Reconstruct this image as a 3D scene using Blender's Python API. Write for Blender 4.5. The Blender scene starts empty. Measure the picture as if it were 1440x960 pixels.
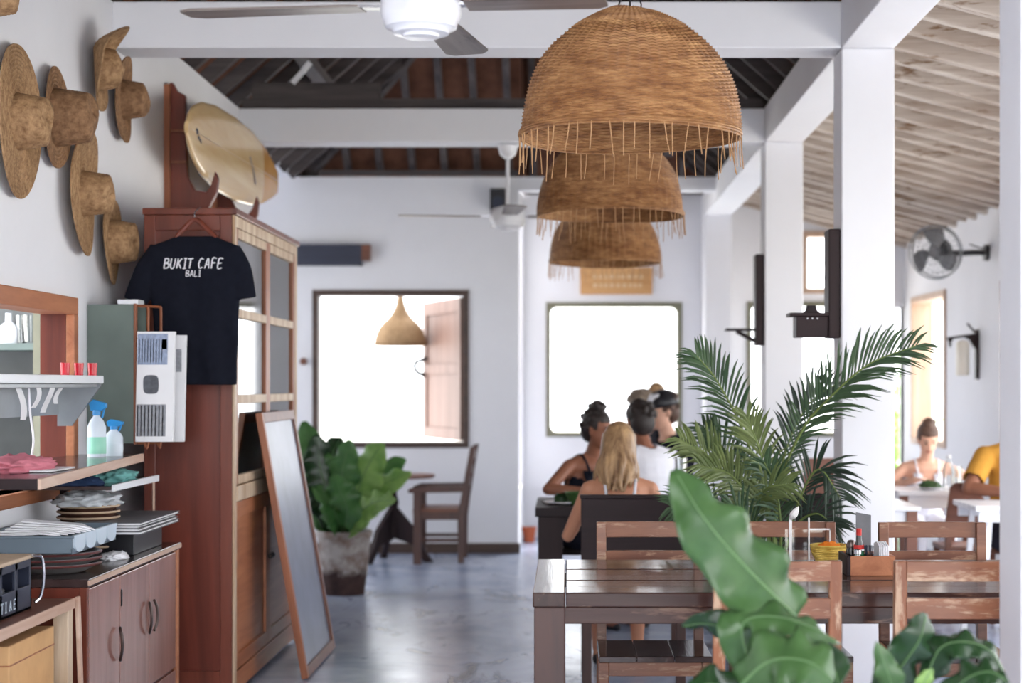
import bpy, bmesh, math, random
from mathutils import Vector, Matrix, noise
from mathutils.bvhtree import BVHTree

random.seed(7)
SC = bpy.context.scene
COL = SC.collection
PI = math.pi
R = math.radians

# ------------------------------------------------------------ camera, sky, exposure
F = 2400.0            # focal length in pixels of the 1440 x 960 frame
EYE = 1.40            # camera height
VX, VY = 797.0, 541.0  # where the view axis meets the frame
cam_data = bpy.data.cameras.new('camera')
cam = bpy.data.objects.new('camera', cam_data)
COL.objects.link(cam)
cam.location = (0, 0, EYE)
cam.rotation_euler = (R(90), 0, 0)
cam_data.sensor_width = 36
cam_data.lens = F / 1440 * 36
cam_data.shift_x = -(VX - 720) / 1440
cam_data.shift_y = (VY - 480) / 1440
cam_data.dof.use_dof = True
cam_data.dof.focus_distance = 6.0
cam_data.dof.aperture_fstop = 2.3
cam_data.clip_end = 200
SC.camera = cam

world = bpy.data.worlds.new('overcast_sky')
SC.world = world
world.use_nodes = True
bg = world.node_tree.nodes['Background']
bg.inputs[0].default_value = (0.94, 0.965, 1.0, 1)
bg.inputs[1].default_value = 1.0
sun_data = bpy.data.lights.new('hazy_sun', 'SUN')
sun_data.energy = 1.2
sun_data.angle = R(25)
sun_data.color = (1.0, 0.96, 0.9)
sun = bpy.data.objects.new('hazy_sun', sun_data)
sun.rotation_euler = (R(-38), R(28), 0)
COL.objects.link(sun)
SC.view_settings.view_transform = 'Standard'
SC.view_settings.look = 'None'
SC.view_settings.gamma = 1
SC.view_settings.use_curve_mapping = False
SC.view_settings.exposure = 2.45


def W(px, py, d):
    return Vector(((px - VX) * d / F, d, EYE - (py - VY) * d / F))


def PX(px, d):
    return (px - VX) * d / F


def PZ(py, d):
    return EYE - (py - VY) * d / F


# ------------------------------------------------------------ materials
def lin(c):
    return tuple(((v / 255) / 12.92 if v / 255 <= 0.04045 else ((v / 255 + 0.055) / 1.055) ** 2.4) for v in c) + (1,)


def base_mat(name, rough=0.5, spec=0.5):
    m = bpy.data.materials.new(name)
    m.use_nodes = True
    nt = m.node_tree
    b = nt.nodes['Principled BSDF']
    b.inputs['Roughness'].default_value = rough
    b.inputs['Specular IOR Level'].default_value = spec
    return m, nt, b


def node(nt, typ, **kw):
    n = nt.nodes.new(typ)
    for k, v in kw.items():
        setattr(n, k, v)
    return n


def coords(nt, scale=(1, 1, 1), kind='Object'):
    tc = node(nt, 'ShaderNodeTexCoord')
    mp = node(nt, 'ShaderNodeMapping')
    mp.inputs['Scale'].default_value = scale
    nt.links.new(tc.outputs[kind], mp.inputs['Vector'])
    return mp.outputs['Vector']


def noise_tex(nt, vec, scale, detail=4, rough=0.6, dist=0.0):
    n = node(nt, 'ShaderNodeTexNoise')
    n.inputs['Scale'].default_value = scale
    n.inputs['Detail'].default_value = detail
    n.inputs['Roughness'].default_value = rough
    n.inputs['Distortion'].default_value = dist
    nt.links.new(vec, n.inputs['Vector'])
    return n.outputs['Fac']


def ramp(nt, fac, stops):
    r = node(nt, 'ShaderNodeValToRGB')
    el = r.color_ramp.elements
    while len(el) < len(stops):
        el.new(0.5)
    for e, (p, c) in zip(el, stops):
        e.position = p
        e.color = c
    nt.links.new(fac, r.inputs['Fac'])
    return r.outputs['Color']


def mix(nt, fac, a, b):
    m = node(nt, 'ShaderNodeMix', data_type='RGBA')
    if hasattr(fac, 'links') or hasattr(fac, 'is_linked'):
        nt.links.new(fac, m.inputs['Factor'])
    else:
        m.inputs['Factor'].default_value = fac
    nt.links.new(a, m.inputs[6]) if hasattr(a, 'is_linked') else setattr(m.inputs[6], 'default_value', a)
    nt.links.new(b, m.inputs[7]) if hasattr(b, 'is_linked') else setattr(m.inputs[7], 'default_value', b)
    return m.outputs[2]


def bump(nt, b, fac, strength=0.2, dist=0.01):
    n = node(nt, 'ShaderNodeBump')
    n.inputs['Strength'].default_value = strength
    n.inputs['Distance'].default_value = dist
    nt.links.new(fac, n.inputs['Height'])
    nt.links.new(n.outputs['Normal'], b.inputs['Normal'])


def plain(name, c, rough=0.5, spec=0.4, var=0.12, scale=6.0, bmp=0.0, metal=0.0):
    """a single colour with mild mottling"""
    m, nt, b = base_mat(name, rough, spec)
    v = coords(nt)
    f = noise_tex(nt, v, scale, 3)
    L = lin(c)
    lo = tuple(x * (1 - var) for x in L[:3]) + (1,)
    hi = tuple(min(1, x * (1 + var)) for x in L[:3]) + (1,)
    nt.links.new(ramp(nt, f, [(0.3, lo), (0.7, hi)]), b.inputs['Base Color'])
    b.inputs['Metallic'].default_value = metal
    if bmp:
        bump(nt, b, noise_tex(nt, v, scale * 6, 3), bmp, 0.004)
    return m


def wood(name, c1, c2, axis='X', rough=0.4, scale=9.0, wear=None, wear_amt=0.58, spec=0.5, stretch=12.0):
    m, nt, b = base_mat(name, rough, spec)
    s = [stretch, stretch, stretch]
    s['XYZ'.index(axis)] = 0.9
    v = coords(nt, tuple(x / 3 for x in s))
    f = noise_tex(nt, v, scale / 3, 6, 0.65, 0.6)
    c = ramp(nt, f, [(0.32, lin(c1)), (0.68, lin(c2))])
    if wear:
        s2 = list(s)
        s2['XYZ'.index(axis)] = 2.2
        v2 = coords(nt, tuple(x / 4 for x in s2))
        f2 = noise_tex(nt, v2, scale * 0.8, 5, 0.7, 0.3)
        w = node(nt, 'ShaderNodeMapRange')
        w.inputs['From Min'].default_value = wear_amt - 0.03
        w.inputs['From Max'].default_value = wear_amt + 0.06
        nt.links.new(f2, w.inputs['Value'])
        c = mix(nt, w.outputs['Result'], c, lin(wear))
    nt.links.new(c, b.inputs['Base Color'])
    bump(nt, b, f, 0.25, 0.004)
    return m


def glass(name, tint=(1, 1, 1, 1), refl=0.08, rough=0.02):
    m = bpy.data.materials.new(name)
    m.use_nodes = True
    nt = m.node_tree
    nt.nodes.remove(nt.nodes['Principled BSDF'])
    out = nt.nodes['Material Output']
    t = node(nt, 'ShaderNodeBsdfTransparent')
    t.inputs['Color'].default_value = tint
    g = node(nt, 'ShaderNodeBsdfGlossy')
    g.inputs['Roughness'].default_value = rough
    fr = node(nt, 'ShaderNodeFresnel')
    fr.inputs['IOR'].default_value = 1.5
    ad = node(nt, 'ShaderNodeMath', operation='ADD')
    ad.inputs[1].default_value = refl
    nt.links.new(fr.outputs[0], ad.inputs[0])
    mx = node(nt, 'ShaderNodeMixShader')
    nt.links.new(ad.outputs[0], mx.inputs[0])
    nt.links.new(t.outputs[0], mx.inputs[1])
    nt.links.new(g.outputs[0], mx.inputs[2])
    nt.links.new(mx.outputs[0], out.inputs['Surface'])
    return m


def plaster(name, c):
    m, nt, b = base_mat(name, 0.75, 0.25)
    v = coords(nt)
    f = noise_tex(nt, v, 1.3, 5, 0.6)
    L = lin(c)
    nt.links.new(ramp(nt, f, [(0.3, tuple(x * 0.95 for x in L[:3]) + (1,)), (0.65, L)]), b.inputs['Base Color'])
    bump(nt, b, noise_tex(nt, v, 22, 4), 0.12, 0.004)
    return m


def concrete_floor():
    m, nt, b = base_mat('polished_concrete', 0.25, 0.6)
    v = coords(nt)
    f1 = noise_tex(nt, v, 0.9, 6, 0.65, 0.8)
    f2 = noise_tex(nt, coords(nt, (1, 0.45, 1)), 2.6, 6, 0.7, 1.2)
    c = ramp(nt, f1, [(0.3, lin((130, 142, 170))), (0.5, lin((178, 190, 216))), (0.72, lin((204, 213, 232)))])
    w = node(nt, 'ShaderNodeMapRange')
    w.inputs['From Min'].default_value = 0.56
    w.inputs['From Max'].default_value = 0.66
    nt.links.new(f2, w.inputs['Value'])
    c = mix(nt, w.outputs['Result'], c, lin((64, 68, 88)))
    nt.links.new(c, b.inputs['Base Color'])
    rr = node(nt, 'ShaderNodeMapRange')
    rr.inputs['To Min'].default_value = 0.12
    rr.inputs['To Max'].default_value = 0.36
    nt.links.new(f2, rr.inputs['Value'])
    nt.links.new(rr.outputs['Result'], b.inputs['Roughness'])
    bump(nt, b, f1, 0.1, 0.01)
    return m


def straw(name, c1, c2, rings=True):
    m, nt, b = base_mat(name, 0.75, 0.2)
    v = coords(nt)
    f = noise_tex(nt, v, 38, 4, 0.7)
    f2 = noise_tex(nt, v, 5, 3)
    c = ramp(nt, f, [(0.25, lin(c1)), (0.75, lin(c2))])
    c2_ = ramp(nt, f2, [(0.3, (0.72, 0.70, 0.68, 1)), (0.7, (1, 1, 1, 1))])
    mm = node(nt, 'ShaderNodeMix', data_type='RGBA', blend_type='MULTIPLY')
    mm.inputs['Factor'].default_value = 1
    nt.links.new(c, mm.inputs[6])
    nt.links.new(c2_, mm.inputs[7])
    nt.links.new(mm.outputs[2], b.inputs['Base Color'])
    bump(nt, b, f, 0.5, 0.004)
    return m


def wicker_mat():
    m, nt, b = base_mat('woven_rattan', 0.55, 0.35)
    v = coords(nt, (14, 14, 60))
    f = noise_tex(nt, v, 1.0, 4, 0.7)
    v2 = coords(nt, (1.6, 1.6, 9))
    f2 = noise_tex(nt, v2, 1.5, 4, 0.6)
    c = ramp(nt, f, [(0.28, lin((118, 80, 52))), (0.5, lin((164, 118, 76))), (0.74, lin((206, 162, 112)))])
    d = ramp(nt, f2, [(0.36, (0.72, 0.64, 0.58, 1)), (0.62, (1, 1, 1, 1))])
    mm = node(nt, 'ShaderNodeMix', data_type='RGBA', blend_type='MULTIPLY')
    mm.inputs['Factor'].default_value = 1
    nt.links.new(c, mm.inputs[6])
    nt.links.new(d, mm.inputs[7])
    nt.links.new(mm.outputs[2], b.inputs['Base Color'])
    return m


def leaf_mat(name, c1, c2, rough=0.3, trans=0.25):
    m, nt, b = base_mat(name, rough, 0.5)
    v = coords(nt)
    f = noise_tex(nt, v, 9, 4)
    c = ramp(nt, f, [(0.3, lin(c1)), (0.7, lin(c2))])
    nt.links.new(c, b.inputs['Base Color'])
    tr = node(nt, 'ShaderNodeBsdfTranslucent')
    nt.links.new(c, tr.inputs['Color'])
    mx = node(nt, 'ShaderNodeMixShader')
    mx.inputs[0].default_value = trans
    out = nt.nodes['Material Output']
    nt.links.new(b.outputs[0], mx.inputs[1])
    nt.links.new(tr.outputs[0], mx.inputs[2])
    nt.links.new(mx.outputs[0], out.inputs['Surface'])
    return m


def pot_mat(zmid):
    m, nt, b = base_mat('limewashed_terracotta', 0.8, 0.2)
    v = coords(nt)
    f = noise_tex(nt, v, 7, 5, 0.7)
    sep = node(nt, 'ShaderNodeSeparateXYZ')
    nt.links.new(v, sep.inputs[0])
    ad = node(nt, 'ShaderNodeMath', operation='MULTIPLY_ADD')
    nt.links.new(f, ad.inputs[0])
    ad.inputs[1].default_value = 0.14
    nt.links.new(sep.outputs['Z'], ad.inputs[2])
    mr = node(nt, 'ShaderNodeMapRange')
    mr.inputs['From Min'].default_value = zmid
    mr.inputs['From Max'].default_value = zmid + 0.05
    nt.links.new(ad.outputs[0], mr.inputs['Value'])
    up = ramp(nt, f, [(0.35, lin((128, 104, 92))), (0.6, lin((188, 182, 178)))])
    dn = ramp(nt, f, [(0.35, lin((56, 44, 44))), (0.65, lin((86, 66, 62)))])
    nt.links.new(mix(nt, mr.outputs['Result'], dn, up), b.inputs['Base Color'])
    bump(nt, b, f, 0.3, 0.01)
    return m


M = {}
M['white'] = plaster('white_plaster', (240, 240, 244))
M['floor'] = concrete_floor()
M['ground'] = plain('pale_gravel', (225, 222, 214), 0.9, 0.1, 0.08, 3)
M['rafter'] = wood('grey_rafter_wood', (58, 52, 54), (96, 88, 86), 'Y', 0.75, 7)
M['rafter_x'] = wood('grey_rafter_wood_cross', (58, 52, 54), (100, 92, 90), 'X', 0.75, 7)
M['roofmat'] = plain('brown_roof_matting', (100, 68, 54), 0.85, 0.1, 0.35, 5, 0.3)
M['pale_rafter'] = wood('pale_weathered_rafter', (164, 146, 132), (216, 206, 196), 'X', 0.75, 7, (128, 98, 72), 0.59)
M['thatch'] = wood('thatch_matting', (120, 98, 80), (188, 168, 146), 'Y', 0.9, 18)
M['dark_trim'] = wood('dark_window_wood', (62, 46, 40), (88, 68, 58), 'X', 0.5)
M['tan_trim'] = wood('tan_window_wood', (186, 154, 130), (212, 186, 164), 'Z', 0.5)
M['orange_wood'] = wood('orange_teak', (150, 88, 56), (190, 124, 86), 'Y', 0.45)
M['shutter'] = wood('faded_shutter_wood', (112, 82, 68), (138, 106, 92), 'Z', 0.55)
M['red_wood'] = wood('red_brown_teak', (96, 46, 34), (136, 70, 52), 'Z', 0.32, 6)
M['red_wood_d'] = wood('deep_red_teak', (90, 42, 33), (128, 62, 47), 'Z', 0.32, 6)
M['stile'] = wood('orange_brown_teak', (132, 76, 48), (168, 104, 70), 'Z', 0.4)
M['cream_wood'] = wood('pale_worn_teak', (176, 140, 104), (226, 208, 184), 'Z', 0.5)
M['side_door'] = wood('sheen_tinted_brown_wood', (134, 90, 80), (162, 116, 104), 'Z', 0.2, 7)  # brown lightened towards lavender, the reflected sheen put into the colour
M['side_top'] = wood('dark_polished_top', (54, 40, 40), (74, 58, 57), 'Y', 0.18)
M['pale_edge'] = wood('pale_edge_wood', (188, 150, 128), (214, 186, 166), 'Y', 0.5)
M['table'] = wood('dark_teak_table', (44, 27, 25), (74, 48, 42), 'X', 0.16, 8, (118, 90, 76), 0.61, 0.3)
M['table_y'] = wood('dark_teak_table_end', (50, 31, 28), (80, 54, 46), 'Y', 0.16, 8, (128, 102, 88), 0.60, 0.3)
M['table_leg'] = wood('dark_teak_leg', (50, 29, 26), (78, 46, 38), 'Z', 0.4, 8)
M['chair'] = wood('worn_teak_chair', (112, 66, 46), (164, 108, 76), 'X', 0.36, 8, (196, 162, 134), 0.55)
M['chair_z'] = wood('worn_teak_chair_post', (114, 66, 44), (164, 104, 70), 'Z', 0.36, 8, (196, 162, 134), 0.57)
M['chair_far'] = wood('brown_teak_chair', (104, 62, 46), (148, 98, 72), 'X', 0.34, 8, (172, 134, 108), 0.58)
M['seat'] = wood('dark_polished_seat', (48, 34, 32), (76, 56, 52), 'Y', 0.14)
M['dark_wood'] = wood('dark_brown_bench', (32, 21, 24), (46, 31, 33), 'X', 0.5, spec=0.25)
M['dark_wood_z'] = wood('dark_brown_leg', (32, 21, 24), (48, 32, 33), 'Z', 0.5, spec=0.25)
M['mid_dark'] = wood('armchair_wood', (62, 38, 32), (94, 60, 50), 'Z', 0.4)
M['brown_wood'] = wood('mid_brown_wood', (104, 62, 46), (136, 86, 66), 'X', 0.4)
M['wicker'] = wicker_mat()
M['stick'] = plain('rattan_stick', (180, 138, 98), 0.6, 0.3, 0.15, 20)
M['straw_a'] = straw('straw_light', (122, 88, 60), (206, 168, 126))
M['straw_b'] = straw('straw_brown', (106, 76, 54), (180, 140, 104))
M['black'] = plain('black_plastic', (30, 30, 36), 0.4, 0.5, 0.1)
M['black_metal'] = plain('black_metal', (34, 32, 36), 0.35, 0.5, 0.1)
M['iron'] = plain('black_iron', (14, 13, 15), 0.8, 0.05, 0.1)
M['white_gloss'] = plain('white_enamel', (238, 238, 242), 0.25, 0.5, 0.02)
M['blade'] = wood('grey_fan_blade', (92, 80, 76), (150, 138, 130), 'X', 0.35, 6, (60, 46, 42), 0.6)
M['chrome'] = plain('polished_steel', (200, 200, 205), 0.2, 0.5, 0.03, 6, 0, 1.0)
M['bronze'] = plain('dark_bronze', (96, 84, 80), 0.3, 0.5, 0.1, 8, 0, 0.9)
M['steel'] = plain('brushed_steel', (150, 154, 158), 0.35, 0.5, 0.08, 8, 0, 0.8)
M['shirt'] = plain('black_cotton', (26, 28, 38), 0.9, 0.1, 0.12, 30, 0.15)
M['print'] = plain('white_print', (240, 240, 245), 0.7, 0.2, 0.02)
M['glass'] = glass('cabinet_glass', (0.93, 0.95, 0.96, 1), 0.10, 0.05)
M['clear'] = glass('clear_glass', (0.96, 0.98, 0.98, 1), 0.10, 0.05)
M['acrylic'] = glass('clear_acrylic', (0.97, 0.98, 0.98, 1), 0.02, 0.03)
M['acrylic_edge'] = plain('acrylic_edge', (228, 226, 226), 0.3, 0.5, 0.03)
M['slate'] = plain('chalk_and_sheen_slate', (118, 126, 146), 0.3, 0.6, 0.3, 2.2)  # base paled for the board's bright reflection, mottled with chalk smears
M['chalk'] = plain('faint_chalk', (172, 178, 190), 0.9, 0.1, 0.1)
M['greenmetal'] = plain('grey_green_paint', (108, 120, 114), 0.6, 0.3, 0.14, 4)
M['paper'] = plain('white_paper', (232, 232, 234), 0.8, 0.2, 0.03)
M['paper_grey'] = plain('grey_print', (150, 152, 158), 0.8, 0.2, 0.2, 60)
M['paper_blue'] = plain('blue_grey_print', (150, 162, 186), 0.8, 0.2, 0.15, 60)
M['ink'] = plain('dark_ink', (92, 94, 100), 0.8, 0.2, 0.2, 60)
M['teal_ink'] = plain('teal_ink', (74, 150, 150), 0.8, 0.2, 0.1)
M['plastic_white'] = plain('white_plastic', (232, 234, 238), 0.35, 0.4, 0.03)
M['plastic_grey'] = plain('grey_blue_plastic', (112, 126, 138), 0.45, 0.4, 0.06)
M['plastic_pale'] = plain('pale_blue_plastic', (206, 220, 232), 0.4, 0.4, 0.04)
M['blue'] = plain('blue_plastic', (38, 142, 208), 0.35, 0.5, 0.05)
M['mint'] = plain('mint_liquid', (150, 214, 190), 0.3, 0.4, 0.05)
M['bottle_white'] = plain('frosted_plastic', (214, 224, 234), 0.35, 0.4, 0.05)
M['teal_cloth'] = plain('teal_cloth', (120, 178, 174), 0.9, 0.1, 0.15, 12, 0.3)
M['navy_cloth'] = plain('navy_cloth', (46, 62, 92), 0.9, 0.1, 0.2, 12, 0.3)
M['white_cloth'] = plain('white_cloth', (236, 236, 240), 0.9, 0.1, 0.04, 12, 0.2)
M['pink_cloth'] = plain('pink_cloth', (214, 132, 146), 0.9, 0.1, 0.12, 12, 0.3)
M['bag'] = plain('pale_plastic_bag', (206, 210, 214), 0.35, 0.5, 0.1, 12, 0.3)
M['plate_brown'] = plain('brown_rattan_plate', (98, 66, 52), 0.55, 0.4, 0.2, 30)
M['plate_rim'] = plain('pale_plate_rim', (196, 172, 146), 0.5, 0.4, 0.1, 30)
M['plate_dark'] = plain('grey_ceramic', (126, 124, 124), 0.3, 0.5, 0.1)
M['plate_red'] = plain('dark_red_glaze', (98, 56, 54), 0.3, 0.5, 0.1)
M['cardboard'] = plain('cardboard', (206, 164, 118), 0.85, 0.1, 0.08, 9)
M['cardboard_pale'] = plain('pale_cardboard', (232, 214, 190), 0.85, 0.1, 0.05, 9)
M['navy'] = plain('navy_plastic', (38, 44, 62), 0.4, 0.5, 0.12)
M['red_glass'] = plain('red_glass', (196, 34, 52), 0.2, 0.5, 0.15, 20)
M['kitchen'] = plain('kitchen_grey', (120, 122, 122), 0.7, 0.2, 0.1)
M['olive'] = plain('olive_paint', (128, 126, 108), 0.7, 0.2, 0.1)
M['pot'] = pot_mat(0.20)
M['soil'] = plain('dark_soil', (58, 46, 40), 0.95, 0.1, 0.3, 30, 0.5)
M['terracotta'] = plain('terracotta', (190, 104, 74), 0.8, 0.2, 0.1)
M['leaf_d'] = leaf_mat('dark_green_leaf', (28, 52, 28), (44, 76, 42), 0.26, 0.12)
M['leaf_m'] = leaf_mat('mid_green_leaf', (52, 84, 44), (82, 114, 68), 0.24, 0.15)
M['leaf_l'] = leaf_mat('bright_green_leaf', (118, 162, 80), (158, 194, 110), 0.36, 0.3)
M['leaf_p'] = leaf_mat('pot_fern_leaf', (66, 112, 60), (100, 148, 84), 0.34, 0.25)
M['rib'] = plain('pale_green_midrib', (104, 136, 90), 0.45, 0.3, 0.08)
M['palm_a'] = leaf_mat('palm_green', (50, 74, 50), (78, 104, 70), 0.42, 0.2)
M['palm_b'] = leaf_mat('palm_yellow_green', (92, 110, 62), (134, 148, 92), 0.45, 0.3)
M['palm_c'] = leaf_mat('palm_dark', (34, 48, 40), (52, 70, 54), 0.42, 0.12)
M['stem'] = plain('green_stem', (112, 128, 70), 0.6, 0.3, 0.15)
M['foliage'] = leaf_mat('outdoor_foliage', (120, 170, 80), (176, 210, 120), 0.6, 0.4)
M['basket'] = straw('yellow_basket', (186, 146, 52), (244, 214, 118))
M['basket_in'] = plain('orange_napkin', (232, 128, 40), 0.8, 0.2, 0.12)
M['label_red'] = plain('red_label', (190, 48, 44), 0.5, 0.3, 0.05)
M['label_green'] = plain('green_label', (36, 104, 66), 0.5, 0.3, 0.05)
M['sauce'] = plain('dark_sauce_glass', (28, 22, 24), 0.15, 0.5, 0.05)
M['slate_sign'] = plain('grey_slate_sign', (112, 112, 116), 0.5, 0.3, 0.18, 12)
M['blond_board'] = None
M['fin'] = plain('dark_fin_mark', (88, 84, 86), 0.4, 0.4, 0.1)
M['amber'] = plain('amber_wood', (206, 152, 84), 0.25, 0.5, 0.1, 3)
M['surf'] = wood('varnished_balsa', (212, 176, 124), (234, 206, 160), 'Y', 0.18, 4)
M['surf_dark'] = plain('dark_stringer', (186, 150, 104), 0.3, 0.5, 0.05)
M['skin_a'] = plain('tan_skin', (206, 148, 118), 0.5, 0.35, 0.05)
M['skin_b'] = plain('brown_skin', (146, 96, 74), 0.5, 0.35, 0.06)
M['skin_c'] = plain('light_skin', (230, 180, 154), 0.5, 0.35, 0.05)
M['hair_dark'] = plain('dark_hair', (46, 38, 36), 0.5, 0.4, 0.3, 40, 0.4)
M['hair_brown'] = plain('brown_hair', (92, 68, 56), 0.5, 0.4, 0.3, 40, 0.4)
M['hair_blond'] = wood('blond_hair', (108, 76, 52), (206, 168, 124), 'Z', 0.45, 14)
M['hair_grey'] = plain('ash_hair', (136, 122, 108), 0.5, 0.4, 0.25, 40, 0.4)
M['lip'] = plain('lip', (184, 100, 92), 0.4, 0.4, 0.05)
M['eye'] = plain('dark_eye', (40, 30, 28), 0.2, 0.5, 0.05)
M['cloth_black'] = plain('black_camisole', (30, 32, 42), 0.85, 0.1, 0.1, 20, 0.1)
M['cloth_white'] = plain('white_shirt_cloth', (232, 232, 240), 0.85, 0.1, 0.03, 20, 0.1)
M['cloth_yellow'] = plain('mustard_shirt_cloth', (196, 142, 62), 0.85, 0.1, 0.06, 20, 0.1)
M['cloth_navy'] = plain('dark_trousers_cloth', (40, 42, 56), 0.9, 0.1, 0.1, 20, 0.1)
M['cloth_denim'] = plain('denim_shorts_cloth', (90, 104, 130), 0.9, 0.1, 0.1, 20, 0.1)
M['plaque'] = wood('ochre_plaque_wood', (196, 142, 86), (220, 172, 118), 'X', 0.6)
M['letter_pale'] = plain('pale_lettering', (224, 196, 156), 0.6, 0.2, 0.05)
M['blue_black'] = wood('blue_black_plank', (40, 44, 60), (58, 62, 80), 'X', 0.5)
M['lamp_glow'] = plain('milky_lamp_glass', (246, 240, 226), 0.3, 0.4, 0.02)
M['bell'] = straw('pale_cane', (132, 106, 78), (160, 134, 102))


# ------------------------------------------------------------ mesh helpers
def vec(p):
    return p if isinstance(p, Vector) else Vector(p)


def frame_from(d):
    d = vec(d).normalized()
    a = Vector((0, 0, 1)) if abs(d.z) < 0.9 else Vector((1, 0, 0))
    u = a.cross(d).normalized()
    return u, d.cross(u).normalized(), d


def catmull(pts, n):
    pts = [vec(p) for p in pts]
    if len(pts) == 2:
        return [pts[0].lerp(pts[1], i / n) for i in range(n + 1)]
    P = [pts[0] * 2 - pts[1]] + pts + [pts[-1] * 2 - pts[-2]]
    out = []
    m = len(pts) - 1
    for i in range(n + 1):
        t = i / n * m
        k = min(int(t), m - 1)
        u = t - k
        a, b, c, d = P[k], P[k + 1], P[k + 2], P[k + 3]
        out.append(0.5 * ((2 * b) + (c - a) * u + (2 * a - 5 * b + 4 * c - d) * u * u + (3 * b - a - 3 * c + d) * u ** 3))
    return out


class MB:
    def __init__(self):
        self.v = []
        self.f = []

    def add(self, vs, fs):
        o = len(self.v)
        self.v += [tuple(p) for p in vs]
        self.f += [tuple(i + o for i in f) for f in fs]
        return self

    def box(self, x0, x1, y0, y1, z0, z1):
        vs = [(x, y, z) for z in (z0, z1) for y in (y0, y1) for x in (x0, x1)]
        return self.add(vs, [(0, 2, 3, 1), (4, 5, 7, 6), (0, 1, 5, 4), (2, 6, 7, 3), (0, 4, 6, 2), (1, 3, 7, 5)])

    def cbox(self, c, s):
        return self.box(c[0] - s[0] / 2, c[0] + s[0] / 2, c[1] - s[1] / 2, c[1] + s[1] / 2, c[2] - s[2] / 2, c[2] + s[2] / 2)

    def obox(self, c, s, rot):
        """box of size s at c turned by a 3x3 matrix"""
        c = vec(c)
        vs = []
        for z in (-.5, .5):
            for y in (-.5, .5):
                for x in (-.5, .5):
                    vs.append(c + rot @ Vector((x * s[0], y * s[1], z * s[2])))
        return self.add(vs, [(0, 2, 3, 1), (4, 5, 7, 6), (0, 1, 5, 4), (2, 6, 7, 3), (0, 4, 6, 2), (1, 3, 7, 5)])

    def bar(self, p0, p1, w, h, up=(0, 0, 1)):
        """rectangular bar from p0 to p1, w across, h along up"""
        p0, p1 = vec(p0), vec(p1)
        d = (p1 - p0).normalized()
        s = d.cross(vec(up)).normalized()
        u = s.cross(d).normalized()
        vs = []
        for p in (p0, p1):
            for a, b in ((-1, -1), (1, -1), (1, 1), (-1, 1)):
                vs.append(p + s * a * w / 2 + u * b * h / 2)
        return self.add(vs, [(3, 2, 1, 0), (4, 5, 6, 7), (0, 1, 5, 4), (1, 2, 6, 5), (2, 3, 7, 6), (3, 0, 4, 7)])

    def tube(self, pts, radii, n=8, caps=True, squash=None):
        pts = [vec(p) for p in pts]
        if not hasattr(radii, '__len__'):
            radii = [radii] * len(pts)
        rings = []
        u = None
        for i, p in enumerate(pts):
            t = (pts[min(i + 1, len(pts) - 1)] - pts[max(i - 1, 0)])
            if t.length < 1e-9:
                t = Vector((0, 0, 1))
            t.normalize()
            if u is None:
                u = frame_from(t)[0]
            else:
                u = (u - t * u.dot(t))
                u = u.normalized() if u.length > 1e-6 else frame_from(t)[0]
            w = t.cross(u)
            rings.append([p + (u * math.cos(a) + w * math.sin(a)) * radii[i] for a in [2 * PI * k / n for k in range(n)]])
        vs = [q for r in rings for q in r]
        fs = []
        for i in range(len(pts) - 1):
            for k in range(n):
                a, b = i * n + k, i * n + (k + 1) % n
                fs.append((a, b, b + n, a + n))
        if caps:
            fs.append(tuple(range(n - 1, -1, -1)))
            fs.append(tuple((len(pts) - 1) * n + k for k in range(n)))
        return self.add(vs, fs)

    def cyl(self, p0, p1, r0, r1=None, n=16, caps=True):
        return self.tube([p0, p1], [r0, r0 if r1 is None else r1], n, caps)

    def lathe(self, prof, n=32, c=(0, 0, 0), caps=False, a0=0.0):
        c = vec(c)
        vs = []
        for r, z in prof:
            for k in range(n):
                a = a0 + 2 * PI * k / n
                vs.append(c + Vector((r * math.cos(a), r * math.sin(a), z)))
        fs = []
        for i in range(len(prof) - 1):
            for k in range(n):
                a, b = i * n + k, i * n + (k + 1) % n
                fs.append((a, b, b + n, a + n))
        if caps:
            fs.append(tuple(range(n - 1, -1, -1)))
            fs.append(tuple((len(prof) - 1) * n + k for k in range(n)))
        return self.add(vs, fs)

    def sphere(self, c, r, nu=14, nv=9):
        if not hasattr(r, '__len__'):
            r = (r, r, r)
        c = vec(c)
        vs = [c + Vector((0, 0, -r[2]))]
        for j in range(1, nv):
            b = -PI / 2 + PI * j / nv
            for k in range(nu):
                a = 2 * PI * k / nu
                vs.append(c + Vector((r[0] * math.cos(a) * math.cos(b), r[1] * math.sin(a) * math.cos(b), r[2] * math.sin(b))))
        vs.append(c + Vector((0, 0, r[2])))
        fs = []
        for k in range(nu):
            fs.append((0, 1 + (k + 1) % nu, 1 + k))
        for j in range(nv - 2):
            for k in range(nu):
                a, b = 1 + j * nu + k, 1 + j * nu + (k + 1) % nu
                fs.append((a, b, b + nu, a + nu))
        t = len(vs) - 1
        for k in range(nu):
            a, b = 1 + (nv - 2) * nu + k, 1 + (nv - 2) * nu + (k + 1) % nu
            fs.append((a, b, t))
        return self.add(vs, fs)

    def cap(self, p0, p1, r0, r1=None):
        """rounded limb piece"""
        r1 = r0 if r1 is None else r1
        p0, p1 = vec(p0), vec(p1)
        self.sphere(p0, r0, 10, 7)
        self.sphere(p1, r1, 10, 7)
        if (p1 - p0).length > 1e-5:
            self.tube([p0, p1], [r0, r1], 10)
        return self

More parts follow.
